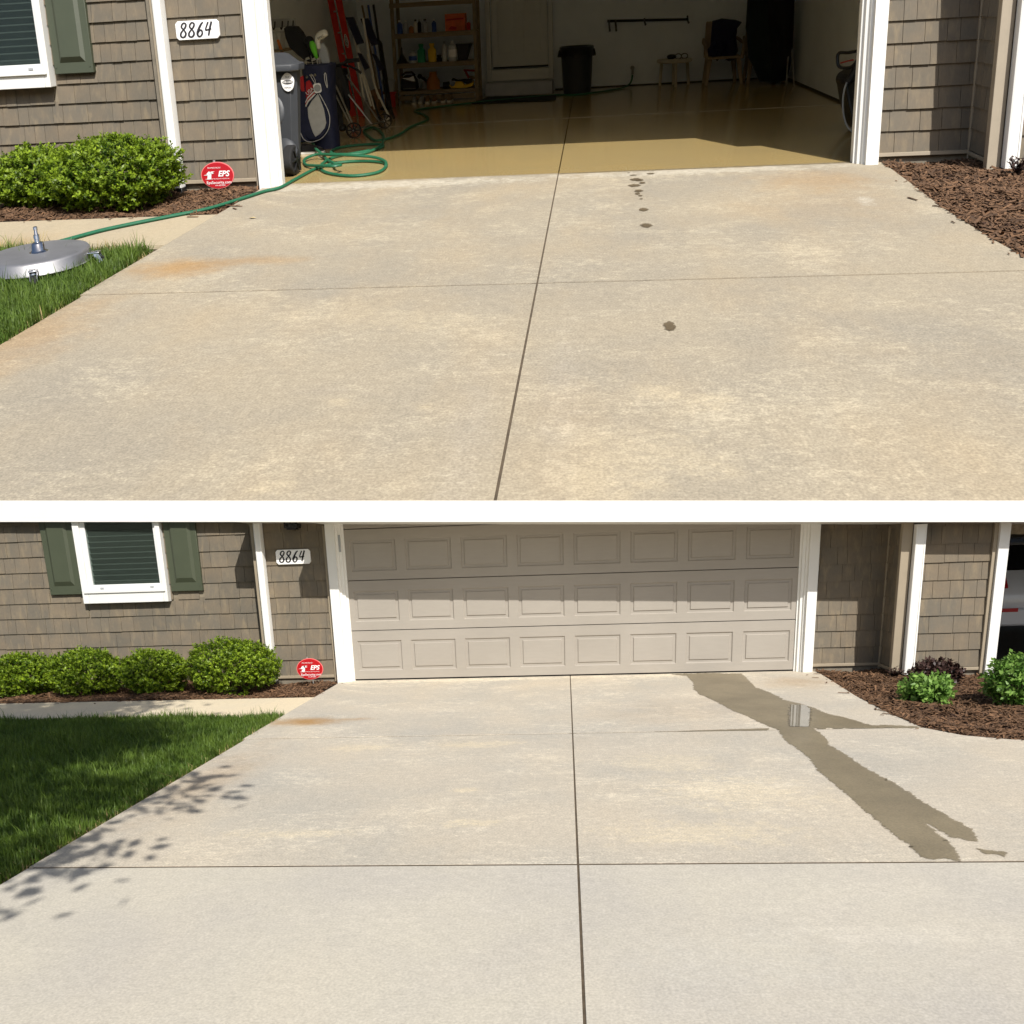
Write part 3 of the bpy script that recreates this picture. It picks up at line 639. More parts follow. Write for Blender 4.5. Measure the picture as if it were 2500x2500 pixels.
# mulch beds
def inpoly(P, poly):
    x, y = P[:, 0], P[:, 1]; ins = np.zeros(len(P), bool); n = len(poly)
    for i in range(n):
        (x1, y1), (x2, y2) = poly[i], poly[(i + 1) % n]
        c = ((y1 > y) != (y2 > y)) & (x < (x2 - x1) * (y - y1) / (y2 - y1 + 1e-12) + x1); ins ^= c
    return ins
def mulch_h(u, v, fr): return -.012 + .022 * np.sin(u * 3.1 + v * 2.3) * np.sin(v * 4.1 - u) + .012 * np.sin(u * 9 + v * 7)
def bed(fr, poly, n, lx):
    lo = np.min(poly, 0); hi = np.max(poly, 0)
    nx = int((hi[0] - lo[0]) / .07) + 2; ny = int((hi[1] - lo[1]) / .07) + 2
    gx, gy = np.meshgrid(np.linspace(lo[0], hi[0], nx), np.linspace(lo[1], hi[1], ny)); P = np.stack([gx.ravel(), gy.ravel()], 1)
    m = MB(); H = mulch_h(P[:, 0], P[:, 1], fr) - .012
    cent = [(j * nx + i, j * nx + i + 1, (j + 1) * nx + i + 1, (j + 1) * nx + i) for j in range(ny - 1) for i in range(nx - 1)]
    ok = [f for f in cent if inpoly(P[list(f)].mean(0)[None], poly)[0]]
    m.add(np.c_[P, H], ok); build(m, 'mulch_bed', 'mulchbase', fr, kind='structure')
    Q = rng.uniform(lo, hi, (int(n * 1.6), 2)); Q = Q[inpoly(Q, poly)][:n]
    St = Q + rng.normal(0, .06, Q.shape); St = St[~inpoly(St, poly) & (St[:, 1] < -.15) & (St[:, 0] < 7)][:24]; Q = np.concatenate([Q, St]); k = len(Q)
    L = rng.lognormal(-3.85, .5, k)[:, None].clip(.006, .06); th = rng.uniform(0, 6.28, k); ti = rng.normal(0, .28, k); ro = rng.normal(0, .5, k)
    A = np.stack([np.cos(th) * np.cos(ti), np.sin(th) * np.cos(ti), np.sin(ti)], 1)
    B = np.stack([-np.sin(th) * np.cos(ro), np.cos(th) * np.cos(ro), np.sin(ro)], 1)
    C = np.c_[Q, mulch_h(Q[:, 0], Q[:, 1], fr) + rng.uniform(-.004, .016, k)]; C[k - len(St):, 2] = .006; ti[k - len(St):] = 0; ro[k - len(St):] = 0
    A = np.stack([np.cos(th) * np.cos(ti), np.sin(th) * np.cos(ti), np.sin(ti)], 1)
    B = np.stack([-np.sin(th) * np.cos(ro), np.cos(th) * np.cos(ro), np.sin(ro)], 1)
    W = (L * .22).clip(.003, .009); T = np.cross(A, B) * .003
    V = np.stack([C - A * L - B * W, C + A * L - B * W * .7, C + A * L + B * W * .7, C - A * L + B * W, C - A * L * .9 - B * W + T, C + A * L * .9 - B * W * .7 + T, C + A * L + B * W * .6 + T, C - A * L * .9 + B * W + T], 1).reshape(-1, 3)
    f0 = np.array([(4, 5, 6, 7), (0, 1, 5, 4), (1, 2, 6, 5), (2, 3, 7, 6), (3, 0, 4, 7)])
    F = (np.arange(k)[:, None, None] * 8 + f0[None]).reshape(-1, 4).tolist()
    m = MB(); m.add(V, F, np.repeat(rng.beta(1.6, 2.2, k), 8)); build(m, 'mulch_chips', 'chip', fr, kind='stuff', recalc=False, smooth=False, label='shredded brown bark mulch', cat='mulch')
E = curve_edge()
bedL = [(-5, -1.068), (-.16, -1.068), (-.16, -.38), (-.2, .0), (-1.0, .02), (-1.0, .28), (-5, .28)]
bedR = E + [(9.5, -.43), (5.8, -.43), (5.8, .02), (5.1, .02)]
for fr in (LOW, UP):
    bed(fr, bedL, 15000, 0)
    bed(fr, [(min(a, 7.6), b) for a, b in bedR], 25000, 0)

# lawns
def grass(fr, poly, n, h, name='grass', mat='grass', spread=1.):
    lo = np.min(poly, 0); hi = np.max(poly, 0); Q = rng.uniform(lo, hi, (int(n * 3), 2)); Q = Q[inpoly(Q, poly)][:n]; k = len(Q)
    cl = .5 + .5 * np.sin(Q[:, 0] * 5.3 + 1.7 * np.sin(Q[:, 1] * 4.1)) * np.sin(Q[:, 1] * 6.1 + Q[:, 0] * 2)
    Hh = h * rng.lognormal(0, .32, k) * (.75 + .5 * cl); th = rng.uniform(0, 6.28, k); le = np.abs(rng.normal(0, .5, k)) * spread
    D = np.stack([np.cos(th), np.sin(th), np.zeros(k)], 1); N = np.stack([-np.sin(th), np.cos(th), np.zeros(k)], 1)
    b = np.c_[Q, np.full(k, -.035)]; wd = rng.uniform(.0018, .0034, k)[:, None]
    mid = b + D * (Hh * le * .35)[:, None] + np.array([0, 0, 1]) * (Hh * .62)[:, None]; tip = b + D * (Hh * le)[:, None] + np.array([0, 0, 1]) * Hh[:, None]
    V = np.stack([b - N * wd, b + N * wd, mid + N * wd * .8, mid - N * wd * .8, tip], 1).reshape(-1, 3)
    i = np.arange(k)[:, None] * 5; F = (i + [0, 1, 2, 3]).tolist() + (i + [3, 2, 4]).tolist()
    m = MB(); m.add(V, F, np.repeat((rng.random(k) * .6 + cl * .4), 5)); build(m, name, mat, fr, kind='stuff', recalc=False, smooth=False, label='short mown green grass' if mat == 'grass' else 'dry straw grass at the lawn edge', cat='grass')
grass(LOW, [(-4.7, -1.92), (-.15, -1.96), (-.14, -6.9), (-.9, -6.6)], 150000, .052)
grass(UP, [(-1.5, -2.0), (-.19, -2.06), (-.15, -2.9), (-.13, -4.2), (-.5, -3.6)], 26000, .07)
grass(UP, [(-1.4, -1.95), (-.3, -2.0), (-.4, -2.06), (-1.4, -2.04)], 1500, .06, 'dry_grass', 'drygrass', 1.6)
grass(UP, [(-.24, -2.1), (-.15, -2.1), (-.13, -4), (-.2, -4)], 900, .03, 'dry_grass', 'drygrass', 2.)
grass(LOW, [(-.22, -2.2), (-.13, -2.2), (-.12, -6.5), (-.2, -6.5)], 1500, .03, 'dry_grass', 'drygrass', 2.)

# water and damp marks
def sheet(mb, poly, w, soft=.03):
    """flat patch with a soaked rim: rnd is 1 inside and falls to 0 across the rim."""
    from mathutils.geometry import tessellate_polygon
    Q = np.array(poly, float); A = .5 * np.sum(Q[:, 0] * np.roll(Q[:, 1], -1) - np.roll(Q[:, 0], -1) * Q[:, 1])
    T = np.roll(Q, -2, 0) - np.roll(Q, 2, 0); T /= np.linalg.norm(T, axis=1)[:, None] + 1e-9
    N = np.stack([T[:, 1], -T[:, 0]], 1) * (1 if A > 0 else -1)
    I, O = Q - N * soft * .5, Q + N * soft * .5; n = len(Q)
    P = [Vector((a, b, w)) for a, b in I]; mb.add([p[:] for p in P], [tuple(t) for t in tessellate_polygon([P])], 1.)
    mb.add(np.c_[np.r_[I, O], np.full(2 * n, w)], [(i, (i + 1) % n, n + (i + 1) % n, n + i) for i in range(n)], np.r_[np.ones(n), np.zeros(n)])
def ragged(poly, amp, step=.04, seed=1):
    r = random.Random(seed); out = []
    for i in range(len(poly)):
        a, b = np.array(poly[i]), np.array(poly[(i + 1) % len(poly)]); n = max(1, int(np.linalg.norm(b - a) / step))
        for k in range(n): out.append(tuple(a + (b - a) * k / n + np.array([r.gauss(0, amp * .5), r.gauss(0, amp)])))
    return out
wet = [(3.55, -.05), (3.70, -.19), (3.70, -.66), (3.65, -1.07), (3.65, -1.33), (3.74, -1.78), (3.80, -2.21), (3.85, -2.38), (3.90, -2.66), (3.95, -2.88), (3.98, -3.0), (3.94, -3.35), (3.96, -3.6), (3.965, -3.9), (3.93, -4.2), (3.94, -4.7),
       (3.938, -5.3), (3.953, -5.66), (4.09, -5.69), (4.14, -5.5), (4.15, -5.2), (4.17, -5.22), (4.19, -5.4), (4.27, -5.44), (4.33, -5.28), (4.29, -4.95), (4.27, -4.5), (4.22, -4.06), (4.22, -3.74), (4.20, -3.5), (4.25, -3.2), (4.25, -2.97),
       (5.02, -3.0), (5.0, -2.95), (4.69, -2.87), (4.6, -2.56), (4.51, -2.41), (4.48, -2.13), (4.42, -1.93), (4.34, -1.75), (4.33, -1.54), (4.30, -1.3), (4.25, -1.06), (4.27, -.64), (4.30, -.12), (3.95, -.02)]
m = MB(); sheet(m, ragged(wet, .01, .025), .003, .034)
sheet(m, ragged([(3.05, -2.985), (3.9, -3.005), (3.93, -2.93), (3.6, -2.95)], .003, .04), .0032, .016); sheet(m, ragged([(4.221, -5.55), (4.33, -5.58), (4.30, -5.66), (4.27, -5.61), (4.23, -5.62)], .006, .025), .003, .03)
build(m, 'wet_patch', 'wet', LOW, kind='structure', recalc=False, smooth=False)
m = MB(); sheet(m, ragged([(4.33, -2.0), (4.45, -2.02), (4.43, -2.25), (4.235, -2.9), (4.09, -2.9), (4.165, -2.58), (4.24, -2.3)], .006, .03), .0055, .05); build(m, 'puddle', 'puddle', LOW, kind='structure', recalc=False, smooth=False)
m = MB(); r = random.Random(4)
for (u, v, a, b) in ((3.217, -.132, .03, .028), (3.07, -.17, .03, .02), (3.036, -.06, .012, .012), (3.08, -.35, .045, .05), (3.11, -.39, .03, .03), (3.06, -.58, .042, .05), (3.128, -.49, .024, .035), (3.085, -.785, .03, .045), (3.07, -.885, .02, .03), (3.088, -.955, .015, .02),
                     (3.09, -1.06, .012, .015), (3.087, -1.4, .027, .045), (3.083, -1.84, .033, .055), (3.081, -3.66, .026, .055)):
    sheet(m, [(u + a * math.cos(t) * r.uniform(.88, 1.1), v + b * math.sin(t) * r.uniform(.88, 1.1)) for t in np.linspace(0, 6.283, 19)[:-1]], .004, min(a, b) * .9)
build(m, 'damp_spots', 'spot', UP, kind='structure', recalc=False, smooth=False)

# ------------------------------------------------------------------ plants
def shrub(fr, c, rad, label, seed, leaf=.013, mat='boxwood', n_cl=1900, per=14, group=None, name='boxwood_shrub', cat='shrub', flat=.15, shell=.78):
    g = np.random.default_rng(seed); t = thing(name, label, cat, fr, c, group); rad = np.array(rad, float)
    cc = np.array(c, float) + [0, 0, rad[2] * .96]
    d = g.normal(size=(n_cl, 3)); d /= np.linalg.norm(d, axis=1)[:, None]; d = d[d[:, 2] > -.82]
    ph = g.uniform(0, 6.28, 6)
    lump = 1 + .07 * np.sin(5 * d[:, 0] + ph[0]) * np.sin(4 * d[:, 1] + ph[1]) + .06 * np.sin(9 * d[:, 2] + 7 * d[:, 0] + ph[2]) + .04 * np.sin(13 * d[:, 1] + ph[3])
    rr = np.where(g.random(len(d)) < .75, g.uniform(.86, 1.03, len(d)), g.uniform(.45, .86, len(d))) * lump
    rr = np.where((g.random(len(d)) < .035) & (d[:, 2] > -.1), rr * g.uniform(1.04, 1.16, len(d)), rr)
    C0 = cc + d * rad * rr[:, None]; n = len(C0)
    ax = d * .8 + [0, 0, .55] + g.normal(0, .35, d.shape); ax /= np.linalg.norm(ax, axis=1)[:, None]
    C = np.repeat(C0, per, 0); A0 = np.repeat(ax, per, 0); s = g.uniform(-1.1, 1.2, (n * per, 1)) * leaf * 2.1
    dv = g.normal(size=C.shape); dv -= A0 * (dv * A0).sum(1)[:, None]; dv /= np.linalg.norm(dv, axis=1)[:, None]
    ld = dv * .8 + A0 * .6; ld /= np.linalg.norm(ld, axis=1)[:, None]
    C = C + A0 * s + dv * leaf * .75; C[:, 2] = np.maximum(C[:, 2], c[2] + .01)
    B = np.cross(ld, A0 + g.normal(0, .3, C.shape)); B /= np.linalg.norm(B, axis=1)[:, None] + 1e-9
    sz = leaf * g.uniform(.7, 1.25, (n * per, 1))
    rv = np.clip(np.repeat(g.uniform(.1, .75, n), per) + (s[:, 0] / leaf) * .1 + g.normal(0, .08, n * per), 0, 1)
    m = MB(); m.leaves(C, ld * sz, B * sz * .5, rv); build(m, 'foliage', mat, fr, t, recalc=False, smooth=False)
    m = MB()
    for i in range(0, n, max(1, n // 60)):
        e = C0[i]; b = np.array(c, float) + [g.normal(0, .03), g.normal(0, .03), -.03]; m.tube([b, (b + e) / 2 + g.normal(0, .02, 3), e], [.006, .004, .002], 4, False)
    build(m, 'stems', 'twig', fr, t); return t
grp = 'rounded boxwoods in the bed below the shuttered window'
shrub(LOW, (-3.62, -.44, -.02), (.37, .34, .23), 'rounded green boxwood cut by the left picture edge, lower house', 1, group=grp)
shrub(LOW, (-2.84, -.5, -.02), (.395, .35, .255), 'rounded green boxwood under the left shutter of the closed-garage house', 2, group=grp)
shrub(LOW, (-2.06, -.54, -.02), (.325, .34, .24), 'smallest rounded boxwood, under the right half of the lower window', 3, group=grp)
shrub(LOW, (-1.19, -.55, -.02), (.485, .41, .29), 'largest rounded boxwood, against the white downspout of the closed-garage house', 4, n_cl=2600, group=grp)
shrub(UP, (-1.24, -.56, -.02), (.53, .44, .29), 'big bright green boxwood beside the green hose and open garage', 5, leaf=.0145, n_cl=3000, group='boxwoods beside the open garage')
shrub(UP, (-1.98, -.42, -.02), (.42, .36, .25), 'bright green boxwood cut by the left edge of the upper yard', 6, leaf=.0145, n_cl=2200, group='boxwoods beside the open garage')

def leafy(fr, c, rad, label, seed, n, leaf, mat, name, cat, stems=26, bloom=False):
    """stems that rise from one crown with broad leaves up each stem."""
    g = np.random.default_rng(seed); t = thing(name, label, cat, fr, c); ms = MB(); Cs, As, Bs, Rs = [], [], [], []; mb2 = MB()
    for i in range(stems):
        th = g.uniform(0, 6.28); q = math.sqrt(g.random()); ex = np.array([math.cos(th) * q * rad[0], math.sin(th) * q * rad[1], rad[2] * (1 - .45 * q * q) * g.uniform(.8, 1.1)])
        P = [np.array(c) + f * ex * np.array([f ** .4, f ** .4, 1]) for f in (.05, .35, .7, 1)]; ms.tube(P, [.006, .005, .004, .002], 5, False)
        k = max(4, int(n / stems))
        for j in range(k):
            f = g.uniform(.2, 1.0); p = np.array(c) + f * ex * np.array([f ** .4, f ** .4, 1]); a = g.uniform(0, 6.28)
            ld = np.array([math.cos(a), math.sin(a), g.uniform(.1, .9)]); ld /= np.linalg.norm(ld); b = np.cross(ld, (0, 0, 1)); b /= np.linalg.norm(b); b += g.normal(0, .2, 3)
            s = leaf * g.uniform(.7, 1.2) * (1.15 - .4 * f); Cs.append(p + ld * s); As.append(ld * s); Bs.append(b * s * .5); Rs.append(np.clip(f * .7 + g.normal(0, .15), 0, 1))
        if bloom and i % 22 == 5: mb2.ball(np.array(c) + ex * .9 + [0, -.04, .0], .009, 7, 5)
    m = MB(); m.leaves(np.array(Cs), np.array(As), np.array(Bs), np.array(Rs)); build(m, 'foliage', mat, fr, t, recalc=False, smooth=False)
    build(ms, 'stems', mat, fr, t)
    if bloom and mb2.v: build(mb2, 'blossom', 'bloom', fr, t)
shrub(LOW, (5.46, -2.0, -.02), (.185, .17, .118), 'fresh green leafy perennial alone in the mulch bed', 21, leaf=.025, mat='sedum', n_cl=420, per=6, name='leafy_perennial', cat='plant')
shrub(LOW, (6.18, -2.1, -.02), (.24, .21, .2), 'tall bright green leafy plant at the right picture edge', 24, leaf=.025, mat='sedum', n_cl=620, per=6, name='leafy_perennial', cat='plant')
shrub(LOW, (5.95, -1.02, -.02), (.21, .14, .11), 'dark purple leaved shrub behind the green perennial', 22, leaf=.026, mat='purple', n_cl=420, per=6, name='purple_shrub')
leafy(LOW, (5.72, -.62, -.01), (.1, .1, .13), 'small purple leaved plant at the foot of the beige corner board', 23, 180, .022, 'purple', 'purple_plant', 'plant', 16)
leafy(UP, (5.86, -.72, -.01), (.1, .1, .16), 'small purple leaved plant by the upper garage corner', 25, 160, .022, 'purple', 'purple_plant', 'plant', 14)

def tree(fr, c, label):
    g = np.random.default_rng(31); t = thing('shade_tree', label, 'tree', fr, c); m = MB(); c = np.array(c, float)
    m.tube([c, c + [.05, .05, 1.4], c + [.1, .1, 2.6], c + [.2, .2, 4.4], c + [.3, .3, 6.6]], [.17, .14, .12, .09, .03], 10)
    tips = []
    for i in range(70):
        f = g.uniform(.3, 1); b = c + [.3 * f, .3 * f, 2.2 + 4.2 * f]; th = g.uniform(0, 6.28); R = g.uniform(.7, 1.0) * (1.15 - .35 * f)
        e = b + [3.6 * R * math.cos(th), 2.2 * R * math.sin(th), g.uniform(-.1, .8)]; m.tube([b, (b + e) / 2 + [0, 0, .12], e], [.05, .03, .01], 6, False)
        for q in (.12, .28, .42, .56, .7, .82, .92, 1.03): tips.append(b + (e - b) * q)
    build(m, 'trunk', 'bark', fr, t)
    T = np.array(tips); k = 78000; i = g.integers(0, len(T), k); C = T[i] + g.normal(0, 1, (k, 3)) * [.25, .25, .14]
    A = g.normal(size=(k, 3)) * [1, 1, .45]; A /= np.linalg.norm(A, axis=1)[:, None]; B = np.cross(A, g.normal(size=(k, 3)) * [.5, .5, 1]); B /= np.linalg.norm(B, axis=1)[:, None]
    s = g.uniform(.042, .072, (k, 1)); m = MB(); m.leaves(C, A * s, B * s * .6, g.random(k)); build(m, 'crown', 'treeleaf', fr, t, recalc=False, smooth=False)
tree(LOW, (-1.85, -8.4, -.05), 'broad shade tree standing on the lawn left of the driveway')

# ------------------------------------------------------------------ lower lot details
number_sign(LOW, 'white 8864 number plate beside the closed garage door')
number_sign(UP, 'white 8864 number plate beside the open garage')
yard_sign(LOW, 'round red alarm sign in the mulch beside the closed garage', (-.41, -.33, .19), None)
yard_sign(UP, 'round red alarm sign in the mulch behind the green hose', (-.505, -.2, .145), None)
t = thing('wall_lamp', 'black lantern hanging on the wall above the lower number plate', 'wall lamp', LOW, (-.53, -.1, 1.67))
m = MB(); m.box((-.6, -.17, 1.685), (-.46, -.03, 1.7)); 
for (x, y) in ((-.6, -.17), (-.47, -.17), (-.6, -.04), (-.47, -.04), (-.535, -.17)): m.box((x, y, 1.7), (x + .012, y + .012, 1.8))
m.box((-.58, -.15, 1.67), (-.48, -.05, 1.685)); m.box((-.56, -.03, 1.68), (-.5, -.012, 1.78)); build(m, 'lantern_frame', 'dark', LOW, t)
m = MB(); m.box((-.586, -.156, 1.701), (-.472, -.042, 1.79)); build(m, 'pane', 'pane', LOW, t)

# car in the carport
t = thing('parked_car', 'pale silver car seen past the right post, tail light showing', 'car', LOW, (8.5, 3.4, -.02))
m = MB(); prof = [(1.55, .32), (1.5, .5), (1.52, .72), (1.6, .86), (1.95, 1.28), (2.4, 1.34), (3.7, 1.33), (4.5, .92), (5.5, .82), (5.65, .6), (5.62, .3)]
m.prism(prof, 1.78, 0, 7.6); build(m, 'body', 'car', LOW, t, bev=.06)
m = MB(); m.add([(7.72, 1.655, .95), (9.26, 1.655, .95), (9.14, 1.925, 1.25), (7.84, 1.925, 1.25)], [(0, 1, 2, 3)]); m.prism([(1.9, .92), (4.2, .92), (3.6, 1.26), (2.15, 1.26)], .012, 0, 7.592); build(m, 'window', 'glassdark', LOW, t)
for x in (7.605, 9.155):
    m = MB(); m.hexa([(x, 1.49, .74), (x + .22, 1.49, .74), (x + .22, 1.62, .74), (x, 1.62, .74), (x, 1.58, .93), (x + .2, 1.58, .93), (x + .2, 1.7, .93), (x, 1.7, .93)]); build(m, 'tail_light', 'taillight', LOW, t, bev=.012)
m = MB(); m.box((7.66, 1.47, .28), (9.32, 1.56, .5)); build(m, 'bumper', 'car', LOW, t, bev=.03)
m = MB(); m.box((7.7, 1.462, .455), (7.95, 1.475, .5)); build(m, 'reflector', 'taillight', LOW, t)
for (x, y) in ((7.68, 2.3), (9.1, 2.3), (7.68, 4.8), (9.1, 4.8)):
    m = MB(); m.cyl((x, y, .3), (x + .2, y, .3), .31, n=28); wh = build(m, 'wheel', 'rubber', LOW, t, bev=.02); m = MB(); m.cyl((x - .006, y, .3), (x + .206, y, .3), .2, n=20); build(m, 'rim', 'metal', LOW, wh)

#UPPER
# ------------------------------------------------------------------ upper lot: driveway and lawn things
FR = UP
hp = [(-2.6, -2.25), (-1.9, -2.12), (-1.15, -2.0), (-.82, -1.5), (-.5, -1.15), (-.29, -.93), (-.15, -.6), (-.05, -.33), (.04, -.19), (.06, .2), (.1, .68), (.25, .95), (.5, .97), (.72, .83), (.79, .6), (.77, .33), (.58, .22), (.34, .36), (.17, .6), (.08, .95),
      (.1, 1.3), (.3, 1.53), (.47, 1.75), (.42, 2.0), (.18, 2.04), (-.02, 1.9), (-.03, 1.6), (.15, 1.4), (.38, 1.48), (.45, 1.87), (.27, 2.73), (.0, 3.4), (-.08, 3.2), (.1, 2.7), (.31, 2.3), (.47, 2.67), (.48, 3.29), (.58, 3.95), (.43, 4.5), (.21, 5.0), (.38, 5.3), (.89, 5.62),
      (1.4, 5.9), (2.15, 6.2), (2.5, 6.1), (3.05, 6.57), (3.3, 6.95), (3.37, 7.06)]
P = smoothpath([(a, b, .016) for a, b in hp], 8); n = len(P)
for i in range(n):                                   # later turns lie over earlier ones, the far end lifts to the tap
    for j in range(0, i - 6, 2):
        if np.hypot(*(P[i, :2] - P[j, :2])) < .035: P[i, 2] = max(P[i, 2], min(P[j, 2] + .024, .075))
Z = P[:, 2].copy()
for i in range(n): P[i, 2] = Z[max(0, i - 3):i + 4].mean()
k = 14; P[-k:, 2] = np.maximum(P[-k:, 2], np.linspace(0, 1, k) ** 2 * .17 + .016)
m = MB(); m.tube(P, .0145, 10); build(m, 'garden_hose', 'hose', FR, label='green garden hose running from the garage tap across the driveway', cat='hose')
m = MB(); hp2 = [(-.62, 2.05), (-.5, 2.14), (-.34, 1.95), (-.2, 1.62), (-.05, 1.36), (.08, 1.1), (.2, .88), (.3, .62), (.39, .5), (.33, .44), (.2, .55), (.05, .72), (-.07, .87), (-.17, 1.15), (-.09, 1.29), (.16, 1.1), (.4, .98), (.6, .93), (.74, .8), (.79, .6)]
P2 = smoothpath([(a, b, .048 + .026 * math.sin(i * .9)) for i, (a, b) in enumerate(hp2)], 8); m.tube(P2, .0145, 10)
build(m, 'garden_hose', 'hose', FR, label='tangled green hose end knotted over itself beside the trash bin', cat='hose')

# flat-disc surface cleaner on the lawn
t = thing('surface_cleaner', 'round flat steel surface cleaner lying on the grass', 'cleaning tool', FR, (-.72, -2.42, -.01)); c = (-.735, -2.44)
m = MB(); m.lathe([(.3, .03), (.308, .034), (.31, .036), (.305, .042), (.302, .1), (.294, .112), (.28, .115), (.02, .116)], (c[0], c[1], 0), 56); build(m, 'deck', 'scuffed', FR, t)
m = MB(); m.lathe([(.058, .115), (.05, .118), (.04, .126), (.036, .168), (.03, .175), (.016, .178), (.016, .2)], (c[0] + .01, c[1], 0), 20); hb = build(m, 'swivel_hub', 'chrome', FR, t)
m = MB(); m.lathe([(.018, .198), (.018, .222), (.012, .224), (.01, .25), (.013, .256), (.013, .272), (.006, .276)], (c[0] + .01, c[1], 0), 14); build(m, 'hose_plug', 'chrome', FR, hb)
for a in (-62, 12, 130, 215):
    a = math.radians(a); d = np.array([math.cos(a), math.sin(a), 0]); s = np.array([-d[1], d[0], 0]); b = np.array([c[0], c[1], 0])
    m = MB(); m.beam(b + d * .29 + [0, 0, .082], b + d * .375 + [0, 0, .082], .05, .008, s); m.cyl(b + d * .35 + [0, 0, .07], b + d * .35 + [0, 0, .088], .01, n=10); br = build(m, 'caster_arm', 'chrome', FR, t, bev=.002)
    m = MB()
    for q in (-1, 1): m.beam(b + d * .35 + s * q * .019 + [0, 0, .078], b + d * .378 + s * q * .019 + [0, 0, .02], .03, .004, d)
    m.cyl(b + d * .35 + [0, 0, .06], b + d * .35 + [0, 0, .069], .02, n=14); build(m, 'fork', 'chrome', FR, br)
    m = MB(); m.cyl(b + d * .378 - s * .014 + [0, 0, .022], b + d * .378 + s * .014 + [0, 0, .022], .032, n=16); build(m, 'wheel', 'rubber', FR, br)
m = MB(); m.add([(.165, -1.245, .004), (.2, -1.235, .01), (.23, -1.25, .005), (.195, -1.27, .012)], [(0, 1, 2, 3)]); build(m, 'dry_leaf', 'dryleaf', FR, label='curled tan leaf on the upper driveway near the walk', cat='leaf', smooth=False)

# ------------------------------------------------------------------ inside the open garage
t = thing('wheeled_bin', 'grey wheeled trash bin with round white sticker, inside the left jamb', 'trash bin', FR, (-.3, .75, 0))
m = MB()
def ringz(w, u0, u1, v0, v1, ch=.05): return [(u0 + ch, v0, w), (u1 - ch, v0, w), (u1, v0 + ch, w), (u1, v1 - ch, w), (u1 - ch, v1, w), (u0 + ch, v1, w), (u0, v1 - ch, w), (u0, v0 + ch, w)]
def loft(mb, rings):
    k = len(rings[0]); V = [p for r_ in rings for p in r_]
    F = [(i * k + j, i * k + (j + 1) % k, (i + 1) * k + (j + 1) % k, (i + 1) * k + j) for i in range(len(rings) - 1) for j in range(k)]
    mb.add(V, F + [tuple(range(k - 1, -1, -1)), tuple(range((len(rings) - 1) * k, len(rings) * k))])
loft(m, [ringz(.02, -0.520, -0.030, .56, .65), ringz(.2, -0.530, -0.020, .52, .65), ringz(.32, -0.540, -0.010, .49, .66), ringz(.9, -0.570, 0.030, .48, .67), ringz(.955, -0.575, 0.035, .475, .675)])
b_ = build(m, 'body', 'bin', FR, t, bev=.012)
m = MB(); m.ball((-.2, .487, .6), (.1, .018, .15)); m.ball((-.13, .5, .2), (.12, .04, .15)); build(m, 'moulded_boss', 'bin', FR, b_)
m = MB(); loft(m, [ringz(.95, -0.620, 0.065, .43, .71, .06), ringz(1.0, -0.625, 0.070, .425, .715, .06), ringz(1.015, -0.620, 0.065, .43, .71, .06), ringz(1.025, -0.580, 0.030, .46, .68, .05), ringz(1.1, -0.460, -0.060, .54, .66, .04), ringz(1.112, -0.420, -0.100, .57, .64, .03)])
lid = build(m, 'lid', 'bin', FR, t, bev=.01)
m = MB(); m.tube([(-.5, .7, .98), (-.5, .75, 1.02), (-.04, .75, 1.02), (-.04, .7, .98)], .015, 8); build(m, 'handle', 'bin', FR, t)
for x in (-.54, -.1):
    m = MB(); m.tube([(x + .03 * (k == 0), .5 + .0, .14) for k in range(1)] + [(x + .055, .5, .14)], [.14, .14], 24) if False else m.cyl((x - .01, .46, .142), (x + .075, .46, .142), .14, n=30)
    wv = build(m, 'wheel', 'rubber', FR, t, bev=.014)
    m = MB()
    for k in range(6):
        a = k * math.pi / 3; m.beam((x + .079, .46 + .025 * math.cos(a), .142 + .025 * math.sin(a)), (x + .079, .46 + .105 * math.cos(a), .142 + .105 * math.sin(a)), .022, .012, (1, 0, 0))
    m.cyl((x + .07, .46, .142), (x + .09, .46, .142), .03, n=14); build(m, 'spokes', 'dark', FR, wv)
m = MB(); c = (-.043, .470, .853)
m.prism([(c[0] + .062 * math.cos(a) * (1 + .04 * math.sin(5 * a)), c[2] + .082 * math.sin(a) * (1 + .03 * math.cos(4 * a))) for a in np.linspace(0, 6.283, 33)[:-1]], .003, 1, c[1]); stk = build(m, 'sticker', 'signwhite', FR, t)
m = MB(); m.quad([(c[0] + .05 * math.cos(a), c[1] - .0015, c[2] + .02 * math.sin(a)) for a in np.linspace(0, 6.283, 21)[:-1]]); build(m, 'sticker_band', 'ink', FR, stk, recalc=False)
m = MB(); letters(m, '300-3300', (c[0], c[1] - .003, c[2]), .028, weight=.01, sx=.85); build(m, 'sticker_number', 'signwhite', FR, stk, recalc=False, smooth=False)
m = MB(); letters(m, 'DISPOSAL', (c[0], c[1] - .0015, c[2] - .05), .021, sx=.75); letters(m, 'SELF', (c[0], c[1] - .0015, c[2] + .045), .024, sx=.9); build(m, 'sticker_lettering', 'ink', FR, stk, recalc=False, smooth=False)

